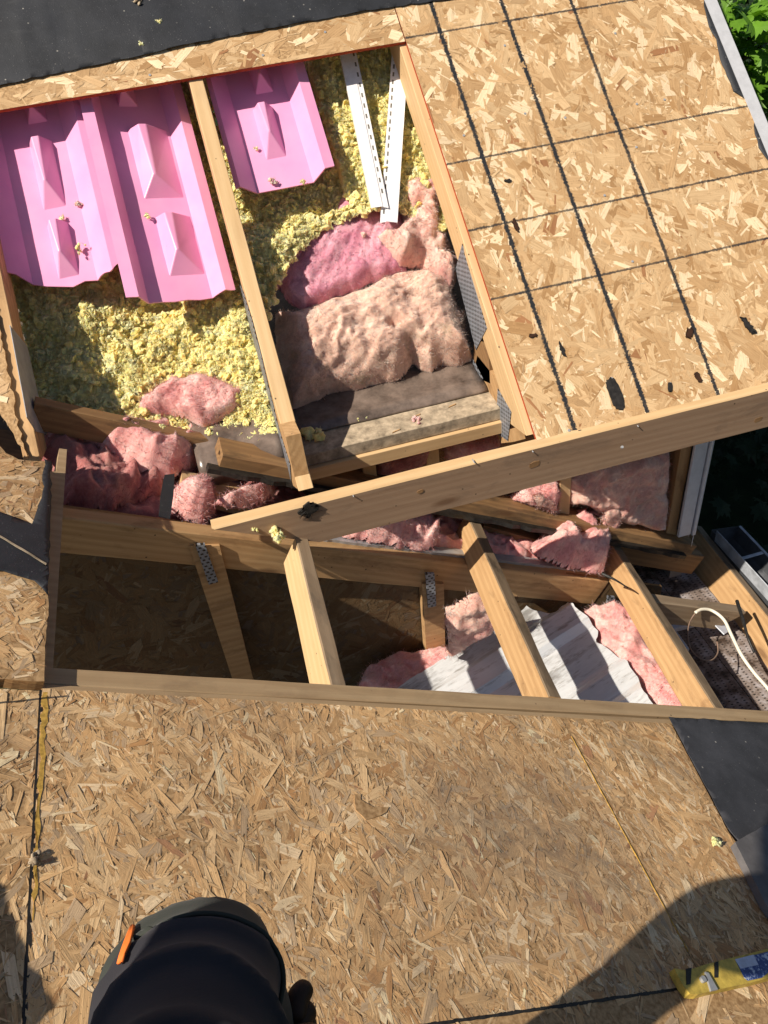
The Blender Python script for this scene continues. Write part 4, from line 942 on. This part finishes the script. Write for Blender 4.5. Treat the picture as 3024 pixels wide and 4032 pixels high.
st = prism('felt_strip', pxpoly([(640, 1880), (680, 1875), (675, 1960), (662, 2050), (618, 2040), (625, 1960)], ML, 0.0), 0.0, 0.003, M_felt, ML); tag(st, 'black felt strip hanging over the truss beside the ragged pink clump', 'felt strip')
st.matrix_world = Matrix.Translation(nL*0.012-Y_*0.01) @ st.matrix_world
batt('insulation_batt', [(1250, 2080), (1600, 2040), (1900, 2010), (2330, 2010), (2400, 2120), (2390, 2270), (2000, 2230), (1600, 2180), (1300, 2130)], ML, -0.13, 0.05, M_pink, 'shaded pink fibreglass bed between the truss and the low wall', seed=31, fib=1500, lump=.7)
batt('insulation_batt', [(1330, 2110), (1450, 2070), (1540, 2050), (1600, 2035), (1660, 2060), (1720, 2120), (1700, 2165), (1560, 2160), (1450, 2140)], ML, -0.09, 0.07, M_pink, 'pink fibreglass clump under the middle of the long beam', seed=32, fib=1000, lump=.8, edge=.03)
batt('insulation_batt', [(2075, 2160), (2130, 2110), (2200, 2060), (2260, 2040), (2340, 2060), (2360, 2120), (2390, 2200), (2370, 2260), (2300, 2250), (2200, 2230), (2120, 2200)], ML, -0.065, 0.10, M_pink, 'bright sunlit pink clump left of the third short rafter', seed=33, fib=1600, lump=.7, edge=.04, lobes=[(2200, 2120, .03, .02)])
bb = beam('short_board', hit(1560, 2030, ML, -.05), hit(1700, 2080, ML, -.05), nL, 0.04, 0.035, W_new); tag(bb, 'sunlit short board end under the long beam, behind a pink clump', 'board')
bb = beam('short_board', hit(1900, 2050, ML, -.06), hit(2140, 2120, ML, -.06), nL, 0.05, 0.035, W_dark); tag(bb, 'brown board lying on the shaded pink bed', 'board')

# bottom of the hole: white sheet, pink strip
MS = fr(Vector((0, 0, -1.985)), X_, Y_, Z_)
sh = [(1540, 2720), (1570, 2706), (1769, 2576), (1928, 2477), (2047, 2410), (2073, 2384), (2110, 2405), (2189, 2417), (2212, 2385), (2236, 2371), (2262, 2405), (2295, 2430), (2355, 2483), (2348, 2530), (2388, 2550), (2448, 2596), (2574, 2775), (2660, 2900), (1500, 2900)]
def sheet(px, M):
    P = pxpoly(px, M, 0); xs = [p[0] for p in P]; ys = [p[1] for p in P]
    a = Vector(pxpoly([(1570, 2706)], M)[0]); b = Vector(pxpoly([(2047, 2410)], M)[0]); ex = (b-a).normalized(); ey = Vector((-ex.y, ex.x))
    bm = bmesh.new(); Q = []
    for i in range(len(P)):
        p, q = Vector(P[i]), Vector(P[(i+1) % len(P)]); k = max(1, int((q-p).length/.012)); nn = Vector(((q-p).y, -(q-p).x)).normalized()
        for t_ in range(k): Q.append(p.lerp(q, t_/k)+nn*(random.uniform(-.003, .003) if t_ else 0))
    f = bm.faces.new([bm.verts.new((q.x, q.y, 0)) for q in Q]); bm.normal_update()
    if f.normal.z < 0: f.normal_flip()
    bmesh.ops.triangulate(bm, faces=[f]); c = -1.6
    while c < 1.6:
        bmesh.ops.bisect_plane(bm, geom=bm.verts[:]+bm.edges[:]+bm.faces[:], plane_co=(a.x+ey.x*c, a.y+ey.y*c, 0), plane_no=(ey.x, ey.y, 0)); c += 0.012
    for v in bm.verts:
        d = (Vector(v.co[:2])-a).dot(ey); u = (Vector(v.co[:2])-a).dot(ex); t_ = (d/0.26+.25) % 1.0
        w = 0.0 if t_ < .55 else (0.020*min(1, 1.9*math.sin((t_-.55)/.45*math.pi))); v.co.z = w-0.10*u*0.0+0.004*noise.noise(Vector((u*8, d*8, 0)))
    me = bpy.data.meshes.new('metal_sheet'); bm.to_mesh(me); bm.free(); me.materials.append(M_sheet)
    o = bpy.data.objects.new('metal_sheet', me); COL.objects.link(o)
    ang = math.atan2(ex.y, ex.x); me.transform(Matrix.Rotation(-ang, 4, 'Z') @ Matrix.Translation((-a.x, -a.y, 0)))
    o.matrix_world = M @ Matrix.Translation((a.x, a.y, 0)) @ Matrix.Rotation(ang, 4, 'Z'); s = o.modifiers.new('t', 'SOLIDIFY'); s.thickness = .0025; return o
tag(sheet(sh, MS), 'dirty white ribbed sheet lying in the hole below the short rafters', 'metal sheet')
batt('insulation_batt', [(2290, 2420), (2330, 2400), (2420, 2375), (2490, 2420), (2560, 2560), (2640, 2680), (2740, 2830), (2640, 2860), (2480, 2700), (2340, 2540)], MS, -0.05, 0.045, M_pink, 'long pink fibreglass strip between the white sheet and the third short rafter', seed=41, fib=900, lump=.35, fine=.010)
batt('insulation_batt', [(1400, 2740), (1440, 2640), (1560, 2590), (1680, 2570), (1800, 2560), (1820, 2640), (1600, 2780)], MS, -0.06, 0.05, M_pink, 'dim pink fibreglass at the bottom of the hole, left of the white sheet', seed=42, fib=500)
batt('insulation_batt', [(1755, 2390), (1850, 2340), (1930, 2330), (1970, 2400), (1940, 2480), (1800, 2560), (1757, 2580)], fr(Vector((0, 1.53, 0)), X_, Z_, -Y_), 0, 0.03, M_salm, 'reddish fibreglass right of the second upright web', seed=43, fib=300)

# right: soffit, gutter, lookouts, cables
sf = empty('soffit', Vector((1.3, 1.5, -2.27)), 'dirty perforated soffit panels below the rightmost rafters', 'soffit')
for i, (xa, xb) in enumerate(((1.08, 1.215), (1.22, 1.355), (1.36, 1.50))):
    prism('soffit_panel', [(xa, 0.2), (xb, 0.2), (xb, 2.2), (xa, 2.2)], -0.003, 0.004 if i % 2 else 0.0, M_soff, fr(Vector((0, 0, -2.262)), X_, Y_, Z_), sf)
beam('soffit_rail', (1.26, 1.50, -2.225), (1.26, 2.05, -2.225), Z_, 0.022, 0.02, M_alu, sf); beam('soffit_rail', (1.10, 1.60, -2.215), (1.36, 1.59, -2.215), Z_, 0.02, 0.02, M_alu, sf)
lk = beam('lookout', hit(2395, 2112, ML, -0.02), hit(2762, 2178, ML, -0.02), nL, 0.040, 0.085, W_dark, bev=.003, warp=.002); tag(lk, 'dark rotten lookout between the two right rafters, under the white corner post', 'lookout')
lk = beam('lookout', hit(2562, 2352, ML, -0.03), hit(2925, 2398, ML, -0.03), nL, 0.040, 0.085, W_grey, bev=.003, warp=.002, cut1=-1.0); tag(lk, 'grey lookout ending in a taper beside the white cable', 'lookout')
M_rim = plain('gutter_rim', (0.40, 0.43, 0.48), .5, .4, .4, 15)
M_gut = plain('gutter_dirt_shade', (0.07, 0.075, 0.085), 0.6, 0.3, 0.5, 12)  # grey darkened for dirt and for the shade inside the trough
gu = empty('gutter', Vector((1.68, 1.5, -2.30)), 'white metal gutter along the right edge of the lower roof', 'gutter')
gx, gz = 1.615, -2.205
sec = [(gx, gz+.035), (gx+.002, gz-.07), (gx+.055, gz-.085), (gx+.105, gz-.04), (gx+.118, gz+.012), (gx+.128, gz+.012), (gx+.128, gz+.004)]
V, F = [], []
for yy in np.linspace(0.0, 1.93, 14):
    for a_, b_ in sec: V.append((a_, yy, b_+.002*noise.noise(Vector((yy*3, a_, 0)))))
k = len(sec)
for i in range(13):
    for j in range(k-1): F.append((i*k+j, (i+1)*k+j, (i+1)*k+j+1, i*k+j+1))
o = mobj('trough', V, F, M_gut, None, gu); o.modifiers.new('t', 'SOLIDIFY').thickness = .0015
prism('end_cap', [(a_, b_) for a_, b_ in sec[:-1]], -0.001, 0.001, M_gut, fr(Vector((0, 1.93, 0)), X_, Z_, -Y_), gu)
beam('rim', (gx+.123, 0.0, gz+.0145), (gx+.123, 1.93, gz+.0145), Z_, 0.010, 0.008, M_rim, gu)
beam('back_flange', (gx-.002, 0.0, gz+.030), (gx-.002, 1.90, gz+.030), X_*-1, 0.055, 0.004, M_rim, gu)
for yy in (1.78, 1.35): beam('hanger', (gx+.003, yy, gz+.012), (gx+.122, yy, gz+.012), Z_, 0.014, 0.003, M_rim, gu)
prism('leaf_litter', [(gx+.008, 0.9), (gx+.10, 0.9), (gx+.10, 1.60), (gx+.008, 1.60)], -0.002, 0.006, M_dust, fr(Vector((0, 0, gz-.045)), X_, Y_, Z_), gu, jag=.004)
def Lp(px, py, h): return hit(px, py, ML, h)
tag(tube('white_cable', [Lp(2738, 2412, -.04), Lp(2765, 2399, -.03), Lp(2805, 2405, -.025), Lp(2850, 2440, -.02), Lp(2880, 2500, -.03), Lp(2920, 2580, -.04), Lp(2970, 2650, -.05), Lp(3030, 2720, -.05), Lp(3120, 2850, -.05)], 0.0052, M_cable), 'thick white cable curling out below the rightmost rafter', 'cable')
tag(tube('thin_cable', [Lp(2738, 2413, -.045), Lp(2716, 2450, -.07), Lp(2708, 2500, -.08), Lp(2720, 2555, -.09), Lp(2755, 2592, -.09), Lp(2800, 2600, -.09), Lp(2826, 2570, -.09), Lp(2823, 2526, -.08)], 0.0022, M_cableD), 'thin dull brown cable loop hanging from the white cable', 'cable')
tag(tube('broken_stick', [Lp(2902, 2367, .02), Lp(2925, 2440, .02), Lp(2945, 2510, .01), Lp(2970, 2570, -.01)], 0.006, M_tar, taper=.6), 'thin black rotten stick leaning on the rightmost rafter', 'stick')
tag(tube('broken_stick', [Lp(2370, 2258, .0), Lp(2420, 2282, .008), Lp(2472, 2314, .002)], 0.0055, M_tar, taper=.3), 'pointed black splinter lying across the third short rafter', 'stick')
tag(prism('felt_scrap', pxpoly([(2820, 2440), (2850, 2455), (2865, 2490), (2850, 2500), (2815, 2465)], ML, -.10), -.10, -.096, M_alu, ML), 'pale folded scrap below the white cable', 'scrap')

# ------------------------------------------------------------------ loose bits
def crumb(px, py, M, h, r, mat, label, name='insulation_crumb', cat='insulation', n=7):
    r *= .8; q = loc(M, hit(px, py, M, h)); pos = [(q.x+random.gauss(0, r*.6), q.y+random.gauss(0, r*.6), h+r*.3+random.uniform(0, r*.5)) for _ in range(n)]
    tv, tf = tufts(pos, [r*random.uniform(.35, .8) for _ in pos]); V = [Vector(v) for v in tv]; F = [tuple(int(a) for a in f) for f in tf]
    add_fibres(V, F, [(Vector(p), Vector((0, 0, 1))) for p in pos], 30, (r*.6, r*1.4), .0006, 1)
    tag(mobj(name, V, F, mat, M, smooth=True), label, cat)
crumb(624, 88, MU, .004, .008, M_yel, 'tiny pale crumb on the black felt near the top, upper of two')
crumb(552, 178, MU, .004, .007, M_yel, 'tiny pale crumb on the black felt just above the bare strip')
crumb(548, 8, MU, .004, .010, M_dust, 'grey crumb on the black felt at the top of the photo')
crumb(306, 808, MU, -.095, .010, M_tan, 'pinkish crumb on the leftmost baffle, between its two ribs')
crumb(318, 985, MU, -.09, .013, M_yel, 'yellow crumb beside the lower rib of the leftmost baffle')
crumb(248, 862, MU, -.095, .008, M_yel, 'small yellow crumb above the lower rib of the leftmost baffle')
crumb(580, 848, MU, -.095, .007, M_yel, 'small yellow crumb on the second baffle between its ribs')
crumb(1010, 585, MU, -.095, .006, M_yel, 'small yellow crumb on the short baffle beside its rib')
crumb(1075, 715, MU, -.095, .010, M_tan, 'dirty crumbs on the lower edge of the short baffle')
crumb(1190, 720, MU, -.09, .008, M_yel, 'yellow crumb hanging at the lower edge of the short baffle')
crumb(1078, 2112, ML, -.01, .018, M_yel, 'yellow foam lump wedged under the left end of the long beam', n=10)
crumb(1000, 2090, ML, -.01, .008, M_yel, 'small yellow tuft on the truss left of the yellow foam lump')
crumb(640, 1685, ML, .085, .008, M_yel, 'small yellow tuft on top of the biggest pink lump')
crumb(1640, 1657, fr(Vector((0, 0, -1.27)), X_, Y_, Z_), 0, .010, M_pink, 'small pink tuft lying on the dusty plate')
crumb(1430, 1650, fr(Vector((0, 0, -1.27)), X_, Y_, Z_), 0, .012, M_yel, 'yellow tuft on the edge of the dusty plate')
crumb(1240, 1720, fr(Vector((0, 0, -1.27)), X_, Y_, Z_), 0, .024, M_yel, 'yellow tuft heap at the left end of the dusty plate', n=12)
crumb(2818, 3325, ML, 0.0, .012, M_yel, 'pale yellow tuft on the right edge of the lower roof boards')
for i, (px, py, lb) in enumerate(((690, 1740, 'yellow tuft heap above the biggest pink lump, right side'), (930, 1690, 'yellow tuft heap over the shiny plastic sheet'), (830, 1720, 'yellow tuft heap left of the shiny plastic sheet'), (1010, 1660, 'yellow tuft heap against the middle truss'))):
    crumb(px, py, MU, -.235, .026, M_yel, lb, n=14)
# nails and grit on the lower roof
crumb(130, 3385, ML, 0, .010, M_dust, 'grey grit in the dark seam at the left', 'grit', 'grit')
tag(tube('long_nail', [L(0.03, 0.945, -0.01), L(0.028, 0.945, 0.065)], 0.002, M_galv), 'long nail standing upright near the left edge', 'nail')
tag(prism('wood_chip', pxpoly([(1395, 3130), (1420, 3128), (1418, 3150), (1470, 3180), (1530, 3180), (1520, 3200), (1440, 3230), (1400, 3190)], ML), 0.0, .0016, M_glue, ML, jag=.002), 'lifted brown chip in the middle of the foreground board', 'wood chip')

# grey plank and yellow bar at the lower right
gp = prism('grey_plank', pxpoly([(2893, 3318), (3060, 3222), (3260, 3480), (3120, 3700), (3012, 3560)], ML, .02), 0.004, 0.022, plain('grey_plank', (0.13, 0.125, 0.13), .7, .3, .35, 12), ML, jag=.001); tag(gp, 'grey plank lying at the right edge of the lower roof', 'plank')
yb = empty('roof_bracket', L(1.25, 0.42, 0.01), 'yellow painted metal bar with dark slots at the bottom right', 'bracket')
a = loc(ML, hit(2665, 3855, ML, .02)); 
ybp = pxpoly([(2655, 3812), (2705, 3822), (2770, 3800), (2835, 3782), (2950, 3755), (3060, 3725), (3180, 3695), (3180, 3815), (3060, 3842), (2960, 3868), (2800, 3902), (2750, 3915), (2716, 3912), (2690, 3880), (2668, 3840)], ML, .02)
prism('bar', ybp, 0.004, 0.020, M_yp, ML, yb)
for pxs in ([(2700, 3815), (2722, 3812), (2718, 3875), (2702, 3878)], [(2812, 3790), (2828, 3786), (2826, 3850), (2812, 3850)]):
    prism('slot', pxpoly(pxs, ML, .02), 0.0195, 0.0212, M_tar, ML, yb)
prism('clip', pxpoly([(2772, 3830), (2785, 3835), (2822, 3900), (2795, 3906)], ML, .02), 0.02, 0.024, M_galv, ML, yb)
prism('rivet', blob(*pxpoly([(2764, 3860)], ML, .02)[0], .005, .005, 0, 14, .02), 0.02, 0.026, M_galv, ML, yb)
t = NT('sticker', 0.4, 0.4)
nn_ = t.noise(t.map((1, 1, 1)), 90, 4, 0.8); M_stk = t.col(t.ramp(nn_, [(0.46, (0.03, 0.06, 0.22)), (0.54, (0.05, 0.10, 0.32)), (0.60, (0.55, 0.62, 0.75))]))
prism('sticker', pxpoly([(2895, 3780), (3060, 3738), (3060, 3800), (3000, 3850), (2945, 3862), (2930, 3850)], ML, .02), 0.02, 0.0206, M_stk, ML, yb)
prism('sticker_white', pxpoly([(2893, 3778), (2965, 3760), (2985, 3800), (2915, 3815)], ML, .02), 0.0206, 0.0212, plain('sticker_white', (.55, .6, .75), .4, .3, .2, 60), ML, yb)
# off to the left: unseen slab added to cast the lower left shadow
bd = prism('shadow_slab', [(-0.70, 0.72), (-0.185, 0.67), (-0.145, 0.58), (-0.115, 0.50), (-0.08, 0.435), (-0.12, 0.40), (-0.75, 0.34)], 0.003, 0.105, M_feltR, ML, jag=.004); tag(bd, 'unseen dark slab added left of the foreground board to cast a shadow', 'shadow caster')

# ------------------------------------------------------------------ person
def skin_obj(name, verts, edges, radii, mat, parent=None, sub=2, root=0, disp=None, mats=None):
    me = bpy.data.meshes.new(name); me.from_pydata([tuple(v) for v in verts], edges, []); me.materials.append(mat)
    o = bpy.data.objects.new(name, me); COL.objects.link(o)
    sk_ = o.modifiers.new('skin', 'SKIN'); sk_.use_smooth_shade = True
    for i, r in enumerate(radii): me.skin_vertices[0].data[i].radius = (r, r) if not isinstance(r, tuple) else r
    for i in range(len(verts)): me.skin_vertices[0].data[i].use_root = (i == root)
    s = o.modifiers.new('sub', 'SUBSURF'); s.levels = sub; s.render_levels = sub
    bpy.context.view_layer.update()
    dg = bpy.context.evaluated_depsgraph_get(); m2 = bpy.data.meshes.new_from_object(o.evaluated_get(dg))
    o.modifiers.clear(); o.data = m2
    if disp:
        for v in m2.vertices: v.co = disp(v.co.copy(), v.normal.copy())
    if parent: o.parent = parent; o.matrix_parent_inverse = parent_world(parent).inverted()
    return o
def rp_(px, py, z): d = ray(px, py); return d/d.length*z
K = rp_(772, 3790, .745); T1 = rp_(738, 4040, .67); T2 = rp_(735, 4800, .57); HIP = rp_(620, 7800, .50)
foot = Vector((-0.135, 0.215, -1.15)); PEL = Vector((-0.25, -0.19, -0.40))
vv = [PEL, HIP, T2, T1, K, K.lerp(foot, .35)+Vector((0, -.012, 0)), K.lerp(foot, .72), foot,
      Vector((-0.37, -0.12, -0.45)), Vector((-0.44, -0.02, -0.55)), Vector((-0.50, 0.06, -0.66)), Vector((-0.52, 0.03, -0.82)), Vector((-0.53, 0.0, -0.93))]
def folds(co, n):
    # cloth creases wrap the thigh behind the knee
    d = (co-K).dot((T2-K).normalized())
    w = 0.0085*(1-abs(math.sin(d*58+3.4*noise.noise(co*7))))**1.5*min(1, max(0, d*16+.3)) + 0.003*noise.noise(co*14)
    return co+n*w
body = skin_obj('person', vv, [(0, 1), (1, 2), (2, 3), (3, 4), (4, 5), (5, 6), (6, 7), (0, 8), (8, 9), (9, 10), (10, 11), (11, 12)],
                [.12, .085, .066, .0675, .0610, .054, .052, .045, .105, .092, .072, .055, .045], M_trou, None, 4, 0, folds)
tag(body, 'standing photographer at the bottom edge, one dark trousered knee with orange trim in view', 'person')
# knee patch: shell hugging the knee, cut by planes
bm = bmesh.new(); bm.from_mesh(body.data)
ax = (T1-K).normalized()
for co, no in ((K+ax*0.058, ax), (K-Vector((0, 0, .17)), Vector((0, 0, -1)))):
    bmesh.ops.bisect_plane(bm, geom=bm.verts[:]+bm.edges[:]+bm.faces[:], plane_co=co, plane_no=no, clear_outer=True)
bm.normal_update()
for v in bm.verts:
    if (v.co-K).length > .3: v.tag = True
bmesh.ops.delete(bm, geom=[v for v in bm.verts if v.tag], context='VERTS')
for v in bm.verts: v.co += v.normal*0.0035
m3 = bpy.data.meshes.new('knee_patch'); bm.to_mesh(m3); bm.free(); m3.materials.clear(); m3.materials.append(M_pad); m3.polygons.foreach_set('use_smooth', [True]*len(m3.polygons))
m3.polygons.foreach_set('material_index', [0]*len(m3.polygons))
kp = bpy.data.objects.new('knee_patch', m3); COL.objects.link(kp); q_ = kp.modifiers.new('t', 'SOLIDIFY'); q_.thickness = .003; q_.offset = -1
kp.parent = body; kp.matrix_parent_inverse = parent_world(body).inverted()
from mathutils.bvhtree import BVHTree
bvh = BVHTree.FromPolygons([v.co for v in m3.vertices], [tuple(p.vertices) for p in m3.polygons])
bvh2 = BVHTree.FromPolygons([v.co for v in body.data.vertices], [tuple(p.vertices) for p in body.data.polygons])
A_ = [(542, 3655), (534, 3690), (520, 3725), (504, 3765), (496, 3800)]; B_ = [(528, 3660), (512, 3693), (496, 3730), (482, 3770), (474, 3806)]
V, F = [], []; rows = []
for (a, b) in zip(A_, B_):
    r_ = []
    for k in range(7):
        px, py = a[0]+(b[0]-a[0])*k/6, a[1]+(b[1]-a[1])*k/6; d = ray(px, py).normalized(); h1 = bvh.ray_cast(Vector((0, 0, 0)), d); h2 = bvh2.ray_cast(Vector((0, 0, 0)), d)
        c_ = [h for h in (h1, h2) if h[0] is not None]
        if c_: h = min(c_, key=lambda h: h[3]); r_.append(h[0]+h[1]*(0.0025 if h[1].dot(d) < 0 else -.0025))
        else: r_.append(None)
    rows.append(r_)
ids = {}
for i, r_ in enumerate(rows):
    for k, p in enumerate(r_):
        if p is not None: ids[(i, k)] = len(V); V.append(p)
for (i, k) in list(ids):
    if all(q in ids for q in ((i+1, k), (i, k+1), (i+1, k+1))): F.append((ids[(i, k)], ids[(i+1, k)], ids[(i+1, k+1)], ids[(i, k+1)]))
ot = mobj('orange_trim', V, F, M_orange, None, body, smooth=True); ot.modifiers.new('t', 'SOLIDIFY').thickness = .002
# upper body (behind and above the lens)
tor = skin_obj('jacket', [PEL+Vector((0, -.01, .02)), Vector((-0.29, -0.22, -0.14)), Vector((-0.28, -0.24, 0.12)), Vector((-0.28, -0.24, 0.31)),
      Vector((-0.47, -0.20, 0.10)), Vector((-0.53, -0.02, -0.13)), Vector((-0.40, 0.33, -0.10)), Vector((-0.10, -0.18, 0.19)), Vector((0.03, -0.12, -0.06)), Vector((0.03, 0.02, -0.26)), rp_(1290, 4420, .58)],
      [(0, 1), (1, 2), (2, 3), (2, 4), (4, 5), (5, 6), (2, 7), (7, 8), (8, 9), (9, 10)], [.12, .13, .12, .06, .065, .056, .050, .065, .052, .042, .034], M_shirt, body, 2)
head = skin_obj('head', [Vector((-0.28, -0.20, 0.31)), Vector((-0.27, -0.18, 0.39)), Vector((-0.26, -0.15, 0.46)), Vector((-0.255, -0.14, 0.52))], [(0, 1), (1, 2), (2, 3)], [.05, .055, .082, .07], M_skin, body, 2)
hair = skin_obj('hair', [Vector((-0.265, -0.19, 0.46)), Vector((-0.26, -0.16, 0.54))], [(0, 1)], [.088, .080], M_hair, body, 2)
# gloved right hand hanging beside the knee
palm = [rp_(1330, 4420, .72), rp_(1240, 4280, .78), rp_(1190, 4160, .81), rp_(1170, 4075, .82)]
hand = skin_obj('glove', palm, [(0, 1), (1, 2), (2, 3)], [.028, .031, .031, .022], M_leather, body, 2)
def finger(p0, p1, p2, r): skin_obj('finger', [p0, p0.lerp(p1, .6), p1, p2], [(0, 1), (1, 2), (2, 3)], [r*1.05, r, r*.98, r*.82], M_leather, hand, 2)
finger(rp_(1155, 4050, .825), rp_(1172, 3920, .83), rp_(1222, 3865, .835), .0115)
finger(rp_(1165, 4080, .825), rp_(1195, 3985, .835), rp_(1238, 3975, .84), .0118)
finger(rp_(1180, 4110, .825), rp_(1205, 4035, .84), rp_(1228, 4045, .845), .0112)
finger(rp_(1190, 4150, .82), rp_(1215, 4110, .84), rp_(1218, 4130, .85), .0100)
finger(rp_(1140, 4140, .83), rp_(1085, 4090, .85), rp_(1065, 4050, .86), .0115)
# boots
for p_, nm in ((foot, 0), (Vector((-0.53, 0.0, -0.93)), 1)):
    z0 = Lz(p_.x); bt = skin_obj('boot', [Vector((p_.x, p_.y, p_.z+.06)), Vector((p_.x, p_.y-.01, z0+.065)), Vector((p_.x, p_.y+.10, z0+.050)), Vector((p_.x, p_.y+.17, z0+.040))][:4], [(0, 1), (1, 2), (2, 3)], [.045, .052, .045, .036], M_leather, body, 2)

# ------------------------------------------------------------------ house body, ground, trees
hb = empty('house_wall', Vector((1.40, 3.0, -4.5)), 'grey sided house wall below the right edge of both roofs', 'wall')
prism('gable_wall', [(1.84, -4.5), (6.0, -4.5), (6.0, -0.4), (3.2, 0.0), (1.84, -1.09)], 0, .05, M_siding, fr(Vector((1.40, 0, 0)), Y_, Z_, X_), hb)
prism('lower_wall', [(-3.0, -4.5), (1.86, -4.5), (1.86, -2.275), (-3.0, -2.275)], 0, .05, M_siding, fr(Vector((1.08, 0, 0)), Y_, Z_, X_), hb)
prism('far_wall', [(-3, -4.5), (1.08, -4.5), (1.08, -2.5), (-3, -2.5)], 0, .05, M_siding, fr(Vector((0, 1.9, 0)), X_, Z_, -Y_), hb)
prism('end_wall', [(-3, -4.5), (1.08, -4.5), (1.08, -2.5), (-3, -2.5)], 0, .05, M_siding, fr(Vector((0, -3.0, 0)), X_, Z_, -Y_), hb)
g = prism('ground', [(-120, -120), (120, -120), (120, 120), (-120, 120)], -0.2, 0, M_grass, fr(Vector((0, 0, -4.5)), X_, Y_, Z_)); g['kind'] = 'structure'
LEAF = [(0, 0), (.12, .02), (.34, -.10), (.30, .06), (.52, .16), (.36, .22), (.62, .48), (.40, .44), (.36, .56), (.20, .42), (.16, .72), (.08, .66), (0, 1.0)]
LEAF = LEAF+[(-x, y) for x, y in LEAF[-2:0:-1]]
def leaf_cloud(centers, n, size, spread, up=0.75, fs=1.0):
    V, F = [], []
    for k in range(n):
        c = Vector(random.choice(centers)); p = c+Vector((random.gauss(0, spread), random.gauss(0, spread), random.gauss(0, spread*.5)))
        nr = Vector((random.gauss(-.15, .45), random.gauss(-.1, .45), up)).normalized(); a = nr.cross(Vector((random.gauss(0, 1), random.gauss(0, 1), random.gauss(0, .3)))).normalized(); b = nr.cross(a)
        s = size*random.uniform(.6, 1.2); i = len(V); n_l = len(LEAF)
        V.append(p+b*s*.35+nr*0.0)
        for (x, y) in LEAF:
            V.append(p+a*x*s+b*y*s-nr*s*(0.35*x*x+0.12*(y-.4)**2))
        for q in range(n_l): F.append((i, i+1+q, i+1+(q+1) % n_l))
    return V, F
def maple(name, base, top, centers, n, size, spread, mat, label):
    e = empty(name, base, label, 'tree')
    tube('trunk', [base, base.lerp(top, .5)+Vector((.05, .03, 0)), top], 0.11, M_bark, e, 8, .4)
    for c in centers[::max(1, len(centers)//6)]: tube('limb', [base.lerp(top, .75), (top+Vector(c))/2+Vector((0, 0, .1)), Vector(c)], 0.03, M_bark, e, 6, .3)
    V, F = leaf_cloud(centers, n, size, spread); mobj('crown', V, F, mat, None, e)
    return e
nc = []
for (px, py, z) in ((2900, 60, 4.0), (2990, 30, 4.1), (3050, 120, 4.1), (2950, 150, 4.0), (2870, 120, 3.9), (2930, 230, 4.0), (2960, 300, 4.05), (3000, 330, 4.1), (3090, 240, 4.2), (3100, 380, 4.2), (2950, 400, 4.0)):
    nc.append(rp_(px, py, z))
maple('maple_tree', Vector((4.2, 4.6, -4.5)), Vector((3.8, 4.4, -1.4)), nc, 150, 0.115, 0.07, M_leaf, 'maple branch with bright green leaves beyond the metal roof edge')
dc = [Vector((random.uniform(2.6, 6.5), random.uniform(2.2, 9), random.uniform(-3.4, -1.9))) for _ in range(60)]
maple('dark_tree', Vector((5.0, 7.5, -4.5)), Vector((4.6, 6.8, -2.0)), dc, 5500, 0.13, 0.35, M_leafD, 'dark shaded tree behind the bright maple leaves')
